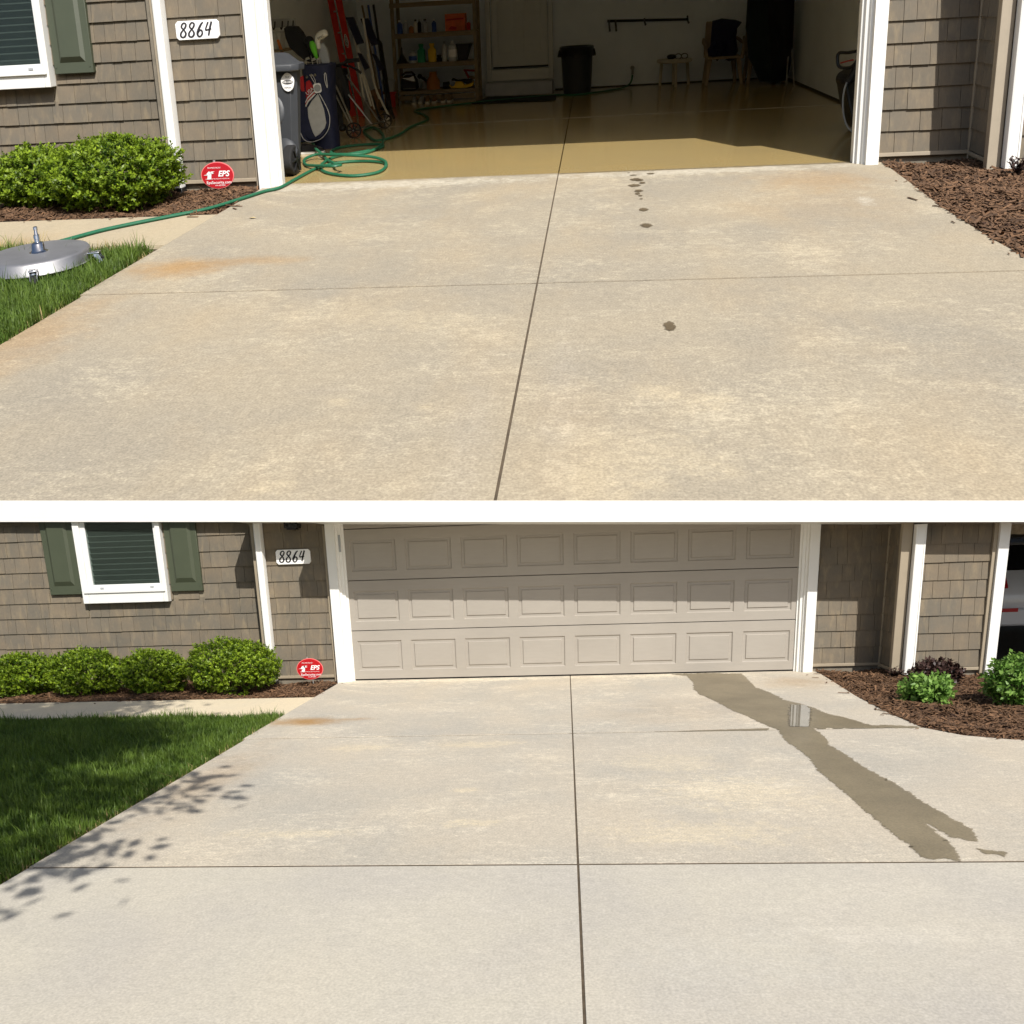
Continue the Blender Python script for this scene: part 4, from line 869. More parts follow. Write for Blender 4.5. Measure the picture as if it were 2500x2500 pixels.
# golf bag
def g(X, Y, v=1.86): return (-.355 + (X - 710) * .00076 + (1932 - Y) * .000055, v, .012 + (1932 - Y) * .000725)
t = thing('golf_bag', 'navy red and grey stand-up golf bag full of clubs', 'golf bag', FR, (-.24, 2.0, 0))
m = MB()
def sec(w, u0, u1, v0, v1): return [( (u0 + u1) / 2 + (u1 - u0) / 2 * math.copysign(abs(math.cos(a)) ** .6, math.cos(a)), (v0 + v1) / 2 + (v1 - v0) / 2 * math.copysign(abs(math.sin(a)) ** .6, math.sin(a)), w) for a in np.linspace(0, 6.283, 25)[:-1]]
loft(m, [sec(.0, -0.350, -0.065, 1.93, 2.17), sec(.1, -0.355, -0.065, 1.92, 2.18), sec(.3, -0.395, -0.075, 1.89, 2.2), sec(.6, -0.405, -0.075, 1.88, 2.2), sec(.85, -0.395, -0.060, 1.88, 2.21), sec(.9, -0.405, -0.050, 1.87, 2.22), sec(.915, -0.395, -0.060, 1.88, 2.2)])
b_ = build(m, 'body', 'navy', FR, t)
def panel(nm, pts, mat, v=1.868, d=.016, par=None, bev=.006):
    m = MB(); q = [g(*p) for p in pts]; m.prism([(a, c) for a, _, c in q], d, 1, v); return build(m, nm, mat, FR, par or t, bev=bev)
m = MB(); loft(m, [sec(.1, -.47, -.3, 1.87, 2.05), sec(.22, -.5, -.29, 1.86, 2.08), sec(.55, -.49, -.28, 1.87, 2.08), sec(.7, -.44, -.3, 1.9, 2.06)]); build(m, 'side_pocket', 'navy', FR, t)
pk = panel('front_pocket', [(640, 1280), (700, 1190), (850, 1090), (900, 1180), (960, 1330), (1015, 1480), (1000, 1600), (930, 1720), (860, 1790), (720, 1800), (640, 1730), (600, 1640)], 'navy', 1.862, .04, bev=.02)
gp = panel('grey_panel', [(850, 1108), (885, 1200), (935, 1340), (970, 1540), (945, 1620), (880, 1700), (810, 1745), (770, 1670), (735, 1560), (705, 1440), (698, 1310), (760, 1210)], 'greycloth', 1.856, .01, bev=.005)
panel('red_panel', [(665, 930), (720, 905), (780, 1010), (760, 1100), (690, 1200), (665, 1150)], 'redcloth', 1.872, .014)
panel('red_gusset', [(570, 860), (620, 840), (640, 1000), (650, 1130), (600, 1080), (565, 980)], 'redcloth', 1.888, .03)
for k, (mat, o) in enumerate((('whitecloth', 0), ('redcloth', 26), ('whitecloth', 52))):
    panel('stripe', [(668, 1240 + o - 20), (700, 1170 + o - 20), (800, 1065 + o - 10), (822, 1072 + o - 10), (712, 1190 + o - 18), (676, 1262 + o - 20)], mat, 1.853 - k * .0004, .008, bev=0)
m = MB(); q = smoothpath([g(x, y, 1.858) for x, y in ((870, 1110), (930, 1220), (1000, 1370), (1022, 1500), (1000, 1640), (920, 1750), (830, 1800), (720, 1815), (640, 1770), (590, 1670), (545, 1560))], 5); m.tube(q, .004, 6); build(m, 'piping', 'whitecloth', FR, t)
m = MB(); letters(m, 'USA', g(728, 1070, 1.869), .055, (.8, 0, .6), (-.6, 0, .8), weight=.01); build(m, 'lettering', 'whitecloth', FR, t, recalc=False, smooth=False)
m = MB(); q = [g(x, y) for x, y in ((785, 985), (800, 962), (870, 952), (895, 970), (912, 1070), (895, 1092), (830, 1100), (808, 1085))]; m.prism([(a, c) for a, _, c in q], .004, 1, 1.842); tg = build(m, 'tag', 'signwhite', FR, t)
m = MB(); c = g(850, 1025, 1.8405); m.quad([(c[0] + .036 * math.cos(a), c[1], c[2] + .038 * math.sin(a)) for a in np.linspace(0, 6.283, 21)[:-1]]); build(m, 'tag_emblem', 'greyp', FR, tg, recalc=False)
m = MB(); m.tube(smoothpath([g(735, 830, 1.855), g(790, 920, 1.85), g(825, 975, 1.845), g(810, 900, 1.85), g(770, 830, 1.856)], 5), .003, 5); m.tube(smoothpath([g(940, 830, 1.87), g(950, 930, 1.865), g(985, 1030, 1.862), g(975, 920, 1.865), g(958, 820, 1.87), g(940, 830, 1.87)], 5), .004, 5); build(m, 'cord', 'whitecloth', FR, t)
m = MB()
for x, z in ((690, 860), (755, 835), (805, 835)): p = g(x, z, 1.87); m.cyl(p, (p[0], p[1] - .008, p[2]), .014, n=10)
build_each(m, 'buckle', 'chrome', FR, t)
# clubs: each a thing of its own standing in the bag
def club(label, foot, head, cover, mat, group=None):
    c_ = thing('golf_club', label, 'golf club', FR, foot, group); m = MB(); m.cyl(foot, head, .006, .006, 8); build(m, 'shaft', 'metal', FR, c_)
    m = MB(); cover(m); build(m, 'head_cover', mat, FR, c_); return c_
club('golf club under the tall black hood at the back of the bag', (-.36, 2.08, .9), (-.5, 2.1, 1.2), lambda m: m.prism([(-.575, 1.3), (-.54, 1.325), (-.46, 1.315), (-.41, 1.25), (-.35, 1.12), (-.27, 1.01), (-.24, .96), (-.3, .93), (-.37, .95), (-.45, 1.02), (-.53, 1.1), (-.565, 1.2)], .16, 1, 2.02), 'blackcloth')
club('golf club with a round black head cover in the bag', (-.28, 2.0, .9), (-.3, 2.0, 1.1), lambda m: (m.ball((-.3, 2.0, 1.15), (.055, .06, .06)), m.tube([(-.29, 2.0, 1.12), (-.27, 2.0, 1.03), (-.25, 2.0, .95)], [.045, .03, .022], 10)), 'blackcloth')
club('golf club with a lime green head cover in the bag', (-.22, 1.98, .9), (-.235, 1.97, 1.1), lambda m: m.tube(smoothpath([(-.262, 1.96, 1.155), (-.25, 1.96, 1.1), (-.235, 1.96, 1.04), (-.22, 1.97, .97)], 4), np.interp(np.arange(13), [0, 3, 7, 12], [.018, .034, .03, .014]), 12), 'lime')
cw = club('golf club with a cream lettered head cover in the bag', (-.2, 2.0, .9), (-.2, 2.0, 1.15), lambda m: (m.tube(smoothpath([(-.095, 1.99, 1.235), (-.14, 1.99, 1.22), (-.19, 1.99, 1.19), (-.205, 1.99, 1.14), (-.2, 2.0, 1.07)], 4), np.interp(np.arange(17), [0, 2, 6, 10, 16], [.03, .042, .046, .034, .02]), 14)), 'ptube')
m = MB(); letters(m, 'EPIC', (-.15, 1.94, 1.19), .035, (.86, 0, .42), (-.42, 0, .86), weight=.01, sx=1.2); build(m, 'cover_lettering', 'ink', FR, cw, recalc=False, smooth=False)
club('golf club under a drooping grey towel at the right of the bag', (-.14, 2.04, .9), (-.14, 2.04, 1.05), lambda m: m.prism([(-.19, 1.12), (-.155, 1.125), (-.125, 1.06), (-.1, .94), (-.11, .9), (-.18, .9), (-.2, 1.0)], .05, 1, 2.02), 'greyp')
for k, (a, b, h) in enumerate(((-.33, 1.96, .97), (-.3, 2.06, 1.0), (-.26, 1.95, .96), (-.2, 1.94, .96))):
    c_ = thing('golf_club', 'bare steel iron poking just out of the bag rim', 'golf club', FR, (a, b, .88), 'bare irons in the golf bag'); m = MB(); m.cyl((a, b, .88), (a - .01, b, h), .006, n=8); build(m, 'shaft', 'chrome', FR, c_)
    m = MB(); m.beam((a - .01, b, h), (a + .035, b - .015, h + .012), .03, .01, (0, 0, 1)); build(m, 'iron_head', 'chrome', FR, c_, bev=.004)

# push cart
t = thing('golf_cart', 'folded black golf trolley with two spoked wheels', 'golf trolley', FR, (-.06, 2.85, 0))
def wheel(c, r_, nm):
    m = MB(); n_ = 30
    m.lathe([(r_ * .86, -.018), (r_, -.014), (r_, .014), (r_ * .86, .018)], (0, 0, 0), n_)
    V = m.v[0]; m.v[0] = np.c_[V[:, 0] + c[0], V[:, 2] + c[1], V[:, 1] + c[2]]; m.f = m.f[:-2]; m.f += [(k, (k + 1) % n_, 3 * n_ + (k + 1) % n_, 3 * n_ + k) for k in range(n_)]
    w_ = build(m, nm, 'rubber', FR, t)
    m = MB()
    for k in range(8): a = k * math.pi / 4; m.beam((c[0] + .2 * r_ * math.cos(a), c[1] - .008, c[2] + .2 * r_ * math.sin(a)), (c[0] + .88 * r_ * math.cos(a), c[1] - .008, c[2] + .88 * r_ * math.sin(a)), .014, .01, (0, 1, 0))
    m.cyl((c[0], c[1] - .02, c[2]), (c[0], c[1] + .01, c[2]), r_ * .24, n=14); build(m, 'spokes', 'dark', FR, w_)
    m = MB(); m.cyl((c[0], c[1] - .026, c[2]), (c[0], c[1] - .02, c[2]), r_ * .12, n=10); build(m, 'hub_cap', 'metal', FR, w_)
wheel((-.065, 2.68, .092), .092, 'wheel'); wheel((.14, 3.4, .092), .092, 'wheel')
m = MB()
for a, b in (((-.255, 2.72, .62), (-.05, 2.7, .1)), ((-.14, 2.8, .72), (.12, 3.2, .12)), ((-.27, 2.75, .5), (-.11, 2.7, .17)), ((-.12, 2.76, .5), (.1, 2.9, .13)), ((-.065, 2.7, .092), (.14, 3.4, .092))): m.cyl(a, b, .011, n=8)
build(m, 'frame_tubes', 'metal', FR, t)
m = MB()
for a, b in (((-.22, 2.75, .84), (-.13, 2.8, .45)), ((-.25, 2.78, .84), (-.2, 2.75, .3)), ((-.26, 2.8, .82), (-.24, 2.75, .14))): m.beam(a, b, .07, .03)
m.tube([(-.24, 2.75, .84), (-.14, 2.72, .86), (-.08, 2.7, .895)], .02, 8); m.tube([(-.15, 2.74, .84), (-.05, 2.7, .82), (.03, 2.68, .78), (.07, 2.68, .74)], .014, 8); m.ball((-.22, 2.76, .12), (.05, .05, .05)); build(m, 'black_frame', 'dark', FR, t, bev=.004)
m = MB(); m.beam((-.1, 2.68, .885), (.06, 2.68, .895), .05, .035, (0, 0, 1)); build(m, 'handle', 'rubber', FR, t, bev=.012)
m = MB(); m.box((-.3, 2.8, .3), (-.13, 2.86, .8)); build(m, 'strap_pad', 'blackcloth', FR, t, bev=.02)

# ladder
t = thing('ladder', 'red fibreglass ladder leaning in the left corner of the garage', 'ladder', FR, (-.58, 4.8, 0))
for a, b, nm in (((-.52, 4.8, 0), (-.93, 5.09, 2.45), 0), ((-.645, 4.83, 0), (-1.0, 5.1, 2.1), 0)):
    m = MB(); m.beam(a, b, .085, .03, (1, 0, 0)); build(m, 'rail', 'ladder', FR, t, bev=.004)
for k in range(1, 8):
    f = k / 8; m = MB(); m.cyl((-.54 - .38 * f, 4.82 + .27 * f, 2.3 * f), (-.64 - .37 * f, 4.84 + .27 * f, 2.3 * f), .016, n=8); build(m, 'rung', 'metal', FR, t)
m = MB(); c = (-.692, 4.9, 1.02)
m.prism([(c[0] + .026 * math.cos(a) - .14 * .1 * math.sin(a), c[2] + .11 * math.sin(a)) for a in np.linspace(0, 6.283, 25)[:-1]], .004, 1, c[1]); bd_ = build(m, 'badge', 'signwhite', FR, t)
m = MB(); m.prism([(c[0] + .019 * math.cos(a) - .0115 * math.sin(a), c[2] + .1 * math.sin(a)) for a in np.linspace(0, 6.283, 25)[:-1]], .004, 1, c[1] - .002); build(m, 'badge_field', 'navy', FR, bd_)
m = MB(); letters(m, 'WERNER', (c[0], c[1] - .004, c[2]), .04, (.13, 0, -.99), (.99, 0, .13), sx=1.1); build(m, 'badge_lettering', 'signwhite', FR, bd_, recalc=False, smooth=False)

# folded white chairs with navy fabric
for (du, dv, dw, lab) in ((0, 0, 0, 'folded white tube chair with navy fabric, nearer the ladder'), (.17, .12, -.03, 'folded white tube chair with navy fabric, beside the red bucket')):
    t = thing('folding_chair', lab, 'chair', FR, (-.2 + du, 4.2, 0))
    def Q(*p): return [(a + du, b + dv, max(c + dw, .012)) for a, b, c in p]
    m = MB()
    if du == 0:
        m.tube(Q((-.52, 4.5, 1.36), (-.37, 4.3, .81), (-.16, 4.15, .16)), .014, 8); m.tube(Q((-.43, 4.35, 1.12), (-.335, 4.3, .81)), .014, 8); m.tube(Q((-.38, 4.25, .85), (-.305, 4.18, .26)), .014, 8); m.tube(Q((-.32, 4.2, .62), (-.21, 4.15, .2)), .014, 8)
    else:
        m.tube(smoothpath(Q((-.48, 4.3, 1.36), (-.39, 4.2, .7), (-.33, 4.15, .45), (-.25, 4.1, .28), (-.16, 4.08, .09), (-.15, 4.06, .065), (-.18, 4.05, .045), (-.225, 4.04, .045)), 4), .014, 8); m.tube(Q((-.34, 4.2, .42), (-.295, 4.16, .31)), .014, 8); m.tube(Q((-.43, 4.2, .9), (-.36, 4.18, .62)), .014, 8)
    build(m, 'frame', 'ptube', FR, t)
    m = MB(); m.hexa(Q((-.53, 4.33, 1.36), (-.42, 4.33, 1.36), (-.27, 4.22, 1.02), (-.37, 4.22, 1.0), (-.53, 4.36, 1.36), (-.42, 4.36, 1.36), (-.27, 4.25, 1.02), (-.37, 4.25, 1.0)))
    build(m, 'back_fabric', 'bluecloth', FR, t, bev=.006)
    m = MB(); m.hexa(Q((-.39, 4.28, .9), (-.33, 4.28, .88), (-.21, 4.2, .7), (-.28, 4.2, .67), (-.39, 4.31, .9), (-.33, 4.31, .88), (-.21, 4.23, .7), (-.28, 4.23, .67))); build(m, 'seat_fabric', 'bluecloth', FR, t, bev=.006)
    m = MB(); m.tube(Q((-.2, 4.2, .33), (-.09, 4.1, .02)), .016, 8); build(m, 'black_leg', 'dark', FR, t)
# poles and brooms
for k, (a, b, mat, r_, lab) in enumerate((((-.36, 5.35, 0), (-.64, 5.7, 1.5), 'pole', .014, 'wooden broom pole leaning behind the folded chairs'), ((-.33, 5.4, 0), (-.55, 5.7, 1.5), 'bluep', .016, 'blue handled pole leaning behind the folded chairs'),
        ((-.27, 5.4, 0), (-.47, 5.7, 1.5), 'dark', .018, 'thick black pole leaning behind the folded chairs'), ((-.24, 5.45, .0), (-.37, 5.6, .95), 'dark', .02, 'short black pole with a bent top beside the shelves'), ((-.4, 5.5, 0), (-.6, 5.8, 1.5), 'ptube', .01, 'thin white pole leaning behind the folded chairs'))):
    t = thing('pole', lab, 'pole', FR, a); m = MB(); m.cyl(a, b, r_, n=10); build(m, 'shaft', mat, FR, t); m = MB(); m.beam((a[0] - .06, a[1], .03), (a[0] + .06, a[1], .03), .05, .04, (0, 1, 0)) if k != 3 else m.tube([b, (b[0] - .02, b[1], b[2] + .03), (b[0] - .06, b[1], b[2] + .03)], .02, 8); build(m, 'foot' if k != 3 else 'handle', 'dark', FR, t, bev=.008)
m = MB(); m.box((-.5, 5.2, 0), (-.37, 5.5, .3)); cb_ = thing('cardboard_box', 'brown cardboard box between the folded chairs and red bucket', 'box', FR, (-.44, 5.35, 0)); build(m, 'carton', 'card', FR, cb_, bev=.004)
m = MB(); m.box((-.44, 5.199, .05), (-.43, 5.2, .3)); build(m, 'tape', 'wood', FR, cb_)
def pail(u, v, w0, r_, h, mat, lab, cat='bucket', nm='bucket'):
    t = thing(nm, lab, cat, FR, (u, v, w0)); m = MB(); m.lathe([(r_ * .82, 0), (r_ * .97, h * .93), (r_ * 1.06, h * .93), (r_ * 1.06, h), (r_ * .95, h), (r_ * .78, .03)], (u, v, w0), 24); build(m, 'shell', mat, FR, t)
    m = MB(); m.tube([(u + r_ * 1.05 * math.cos(a), v - r_ * .9 * max(math.sin(a), 0) * .4 - .01, w0 + h * .9 - r_ * .7 * math.sin(a)) for a in np.linspace(0, math.pi, 13)], .004, 5); build(m, 'handle', 'metal', FR, t); return t
pail(-.3, 5.75, 0, .075, .22, 'redp', 'red bucket on the floor left of the shelves')
pail(-.36, 5.9, .22, .1, .17, 'greyp', 'grey bucket stacked above the red bucket')
t = thing('stand_shelf', 'low dark stand that carries the grey bucket', 'stand', FR, (-.36, 5.95, 0)); m = MB(); m.box((-.48, 5.85, .19), (-.26, 6.1, .218)); build(m, 'top', 'card', FR, t)
for x in (-.47, -.29):
    for y in (5.87, 6.06): m = MB(); m.box((x, y, 0), (x + .02, y + .02, .19)); build(m, 'leg', 'card', FR, t)

# tub, bottle and tool behind the bin, on a wall shelf
t = thing('wall_shelf', 'small wall shelf with hooks behind the trash bin', 'shelf', FR, (-.95, 2.5, 1.05)); m = MB(); m.box((-1.04, 2.3, 1.045), (-.72, 2.8, 1.07)); build(m, 'board', 'wood', FR, t)
m = MB(); m.box((-1.04, 2.82, 1.3), (-.71, 2.84, 1.4)); build(m, 'hook_rail', 'greyp', FR, t)
m = MB()
for x in (-.95, -.86, -.79, -.73): m.tube([(x, 2.81, 1.37), (x, 2.78, 1.3), (x, 2.75, 1.28), (x, 2.73, 1.3)], .008, 6)
build_each(m, 'hook', 'dark', FR, t)
t = thing('storage_tub', 'white plastic tub above the trash bin', 'tub', FR, (-.84, 2.5, 1.07)); m = MB(); loft(m, [ringz(1.07, -.91, -.775, 2.42, 2.6, .02), ringz(1.25, -.92, -.76, 2.4, 2.62, .02)]); build(m, 'tub_body', 'clear', FR, t, bev=.006); m = MB(); loft(m, [ringz(1.25, -.928, -.752, 2.392, 2.63, .02), ringz(1.27, -.928, -.752, 2.392, 2.63, .02)]); build(m, 'lid', 'greyp', FR, t, bev=.004)
def bottle(u, v, w0, r_, h, mat, lab, cap='white', neck=.35, sx=1., sy=1., cat='bottle', nm='bottle', band=None, power=1.):
    t = thing(nm, lab, cat, FR, (u, v, w0)); b_ = h * (1 - neck * .55)
    m = MB(); m.lathe([(r_ * .92, 0), (r_, .012), (r_, b_ * .86), (r_ * .9, b_ * .95), (r_ * neck, b_ * 1.06), (r_ * neck, h * .9)], (u, v, w0), 20, sx, sy, power); q = build(m, 'container', mat, FR, t)
    m = MB(); m.lathe([(r_ * neck * 1.25, h * .88), (r_ * neck * 1.25, h), (r_ * neck, h * 1.01)], (u, v, w0), 14); build(m, 'cap', cap, FR, t)
    if band: m = MB(); m.lathe([(r_ * 1.015, b_ * .25), (r_ * 1.015, b_ * .7)], (u, v, w0), 20, sx, sy, power); m.f = m.f[:-2]; build(m, 'paper_label', band, FR, t)
    return t
bottle(-.97, 2.48, 1.07, .03, .21, 'bluep', 'tall blue bottle left of the white tub', 'bluep')
t = thing('hand_tool', 'orange handled tool leaning beside the white tub', 'tool', FR, (-.75, 2.36, 1.03)); m = MB(); m.beam((-.735, 2.36, 1.03), (-.775, 2.36, 1.18), .035, .03, (1, 0, 0), .026); build(m, 'handle', 'orange', FR, t, bev=.008); m = MB(); m.cyl((-.775, 2.36, 1.18), (-.8, 2.36, 1.28), .008, n=8); build(m, 'blade', 'metal', FR, t)
# dress shoe peeking out behind the bin
def shoe(u, v, a, mat, sole, lab, group=None, L=.27):
    t = thing('shoe', lab, 'shoe', FR, (u, v, 0), group); ca, sa = math.cos(a), math.sin(a)
    def R(pts): return [(u + x * ca - y * sa, v + x * sa + y * ca, z) for x, y, z in pts]
    def outl(k, z): return R([(L * x * k, L * y * k, z) for x, y in ((.5, 0), (.46, .13), (.3, .19), (.05, .16), (-.2, .13), (-.42, .14), (-.5, 0), (-.42, -.14), (-.2, -.13), (.05, -.15), (.3, -.18), (.46, -.12))])
    m = MB(); loft(m, [outl(1, 0), outl(1.02, .012), outl(1.0, .028)]); build(m, 'sole', sole, FR, t, bev=.003)
    m = MB(); A = outl(.97, .028); B_ = R([(L * x, L * y, z) for x, y, z in ((.46, 0, .05), (.42, .1, .055), (.26, .14, .07), (.02, .11, .095), (-.2, .1, .105), (-.4, .11, .11), (-.47, 0, .115), (-.4, -.11, .11), (-.2, -.1, .105), (.02, -.11, .095), (.26, -.13, .07), (.42, -.09, .055))])
    loft(m, [A, B_]); build(m, 'upper', mat, FR, t, bev=.012)
    m = MB(); m.lathe([(.035, .106), (.03, .112)], (u - .3 * L * ca, v - .3 * L * sa, 0), 12); build(m, 'opening', 'dark', FR, t)
    return t
shoe(-.25, 1.66, .1, 'dark', 'ptube', 'black shoe with white sole behind the trash bin')
shoe(-.34, 1.72, .1, 'dark', 'ptube', 'dark shoe half hidden against the golf bag foot')

# shelving unit with its load
t = thing('shelving_unit', 'wooden shelving unit along the back wall of the garage', 'shelving', FR, (.3, 6.5, 0))
for (z, u0, u1, dz) in ((.17, -.29, .93, -.05), (.59, -.33, .93, -.065), (1.04, -.36, .95, -.065), (1.5, -.37, .95, -.065)):
    m = MB(); m.box((u0, 6.3, z - .02), (u1, 6.75, z)); sh_ = build(m, 'shelf', 'wood', FR, t); m = MB(); m.box((u0, 6.285, z + dz), (u1, 6.3, z + .004)); build(m, 'shelf_lip', 'wood', FR, sh_)
for x in (-.36, .915):
    for y in (6.29, 6.72): m = MB(); m.box((x, y, 0), (x + .05, y + .03, 1.75)); build(m, 'post', 'wood', FR, t)
m = MB(); m.box((-.29, 6.287, .03), (.9, 6.3, .1)); build(m, 'toe_board', 'wood', FR, t)
def cone(m, u, v, w0, r_, h): m.lathe([(r_, 0), (r_, .015), (.012, h * .62), (.01, h)], (u, v, w0), 20)
t = thing('funnel', 'black funnel upside down on the middle shelf', 'funnel', FR, (-.24, 6.42, .595)); m = MB(); cone(m, -.24, 6.42, .595, .085, .24); build(m, 'cone', 'dark', FR, t); m = MB(); m.lathe([(.09, 0), (.09, .008), (.082, .01)], (-.24, 6.42, .595), 20); build(m, 'rim', 'dark', FR, t)
bottle(-.07, 6.42, .594, .062, .19, 'clear', 'clear half full bottle beside the funnel', 'greyp', .35, band='bluep')
bottle(.07, 6.42, .594, .062, .28, 'greenp', 'green antifreeze jug on the middle shelf', 'greenp', .5, 1., .7, 'jug', 'jug', power=.6)
bottle(.24, 6.42, .594, .064, .28, 'yellow', 'yellow antifreeze jug on the middle shelf', 'yellow', .5, 1., .7, 'jug', 'jug', power=.6)
bottle(.35, 6.42, .594, .04, .1, 'dark', 'small black jar right of the yellow jug', 'dark', .8, cat='jar', nm='jar')
bottle(.435, 6.42, .594, .042, .3, 'clear', 'tall pale spray bottle on the middle shelf', 'greyp', .3)
bottle(.567, 6.4, .594, .066, .3, 'clear', 'clear washer fluid jug with a printed label', 'white', .3, band='signwhite', cat='jug', nm='jug', power=.7)
t = thing('black_bin', 'black tapered bin at the right of the middle shelf', 'bin', FR, (.72, 6.45, .594)); m = MB(); loft(m, [ringz(.594, .65, .78, 6.38, 6.55, .02), ringz(.84, .63, .86, 6.36, 6.6, .02)]); build(m, 'bin_body', 'dark', FR, t, bev=.004); m = MB(); loft(m, [ringz(.83, .62, .87, 6.35, 6.61, .02), ringz(.845, .62, .87, 6.35, 6.61, .02)]); build(m, 'rim', 'dark', FR, t)
t = thing('carton', 'orange and red printed carton on the top shelf', 'carton', FR, (.62, 6.5, 1.045)); m = MB(); m.box((.47, 6.38, 1.045), (.78, 6.6, 1.3)); q = build(m, 'box', 'boxred', FR, t, bev=.003); m = MB(); m.prism([(.52 + .0, 1.07), (.64, 1.06), (.65, 1.1), (.56, 1.12)], .003, 1, 6.378); m.prism([(.48, 1.2), (.76, 1.21), (.76, 1.235), (.48, 1.225)], .003, 1, 6.378); build(m, 'print_band', 'redp', FR, q)
for k, (u, r_, h, mat, lab, cap) in enumerate(((-.25, .042, .2, 'bluep', 'blue bottle at the left of the top shelf', 'white'), (-.155, .04, .2, 'greyp', 'pale grey bottle on the top shelf', 'white'), (-.07, .04, .12, 'tan', 'short amber jar with a white cap on the top shelf', 'white'), (.0, .034, .2, 'ptube', 'slim cream bottle on the top shelf', 'dark'),
        (.06, .03, .2, 'dark', 'slim black bottle on the top shelf', 'greyp'), (.15, .045, .2, 'greyp', 'wide dark grey bottle on the top shelf', 'dark'), (.29, .036, .19, 'bluep', 'small water bottle left of the orange carton', 'white'), (.83, .03, .14, 'redp', 'red can right of the orange carton', 'white'))):
    bottle(u, 6.42, 1.045, r_, h, mat, lab, cap, .4)
# iron, jug, drill on the bottom shelf
t = thing('clothes_iron', 'black and white machine at the left of the bottom shelf', 'appliance', FR, (-.14, 6.42, .175)); m = MB(); m.prism([(-.275, .185), (-.02, .185), (-.015, .23), (-.03, .33), (-.08, .4), (-.2, .41), (-.25, .37), (-.275, .3)], .2, 1, 6.34); build(m, 'housing', 'dark', FR, t, bev=.015)
m = MB(); m.prism([(-.25, .375), (-.13, .375), (-.06, .4), (-.03, .315), (-.08, .318)], .01, 1, 6.334); build(m, 'white_flash', 'signwhite', FR, t); m = MB(); m.tube([(-.26, 6.42, .41), (-.2, 6.42, .45), (-.1, 6.42, .45), (-.05, 6.42, .4)], .016, 8); build(m, 'handle', 'dark', FR, t); m = MB(); m.box((-.24, 6.335, .2), (-.03, 6.34, .212)); build(m, 'trim_strip', 'metal', FR, t)
t = thing('watering_jug', 'amber jug with a side spout on the bottom shelf', 'jug', FR, (.235, 6.42, .175)); m = MB(); m.lathe([(.1, 0), (.105, .02), (.1, .13), (.06, .2), (.055, .26), (.065, .265)], (.235, 6.42, .175), 24); build(m, 'jug_body', 'tan', FR, t); m = MB(); m.tube([(.16, 6.4, .29), (.1, 6.4, .34), (.04, 6.4, .375)], [.03, .024, .02], 10); m.ball((.03, 6.4, .385), (.035, .03, .038)); build(m, 'spout', 'dark', FR, t)
t = thing('pale_jug', 'pale grey jug behind the amber jug', 'jug', FR, (.08, 6.55, .175)); m = MB(); m.lathe([(.06, 0), (.06, .1), (.02, .15), (.02, .17)], (.09, 6.55, .175), 16); build(m, 'container', 'clear', FR, t); m = MB(); m.lathe([(.026, .165), (.026, .19)], (.09, 6.55, .175), 12); build(m, 'cap', 'greyp', FR, t)
t = thing('power_saw', 'yellow and black power tool on the bottom shelf', 'power tool', FR, (.68, 6.4, .175)); m = MB(); m.prism([(.49, .24), (.53, .15 + .03), (.6, .178), (.76, .178), (.87, .2), (.885, .27), (.83, .24), (.74, .22), (.7, .28), (.6, .28), (.58, .22), (.54, .2)], .1, 1, 6.34); build(m, 'body', 'yellow', FR, t, bev=.01)
m = MB(); m.prism([(.53, .3), (.56, .335), (.62, .3), (.74, .31), (.86, .3), (.87, .26), (.78, .225), (.71, .28), (.6, .29)], .09, 1, 6.345); build(m, 'grip', 'dark', FR, t, bev=.012); m = MB(); m.cyl((.4, 6.39, .23), (.5, 6.39, .235), .045, .05, 14); build(m, 'battery', 'dark', FR, t)
t = thing('bar_clamp', 'rusty red clamp behind the yellow power tool', 'clamp', FR, (.8, 6.6, .175)); m = MB(); m.beam((.7, 6.6, .43), (.9, 6.6, .41), .02, .03, (0, 1, 0)); m.beam((.72, 6.6, .43), (.78, 6.6, .3), .02, .03, (0, 1, 0)); build(m, 'bar', 'redp', FR, t); m = MB(); m.beam((.78, 6.6, .32), (.88, 6.6, .3), .05, .03, (0, 1, 0)); m.beam((.83, 6.6, .3), (.83, 6.6, .178), .04, .03, (1, 0, 0)); build(m, 'jaw', 'card', FR, t)
for u, v, a, mat, lab in ((-.01, 6.06, -1.5, 'greyp', 'left of the grey sneakers under the shelves'), (.1, 6.06, -1.6, 'greyp', 'right of the grey sneakers under the shelves'), (.19, 6.1, -1.5, 'card', 'left of the white toed brown shoes'), (.3, 6.1, -1.6, 'card', 'right of the white toed brown shoes'), (.43, 6.12, -1.45, 'pole', 'left of the worn tan shoes by the shelf post'), (.54, 6.12, -1.7, 'pole', 'right of the worn tan shoes by the shelf post')):
    shoe(u, v, a, mat, 'ptube', lab, None, .2)
m = MB()
m.hexa([(.93, 5.6, .002), (2.19, 5.58, .002), (2.17, 6.3, .002), (1.1, 6.42, .002), (.93, 5.6, .018), (2.19, 5.58, .018), (2.17, 6.3, .018), (1.1, 6.42, .018)]); build(m, 'door_mat', 'darkgreen', FR, label='dark mat on the floor before the inner door step', cat='mat', bev=.004)
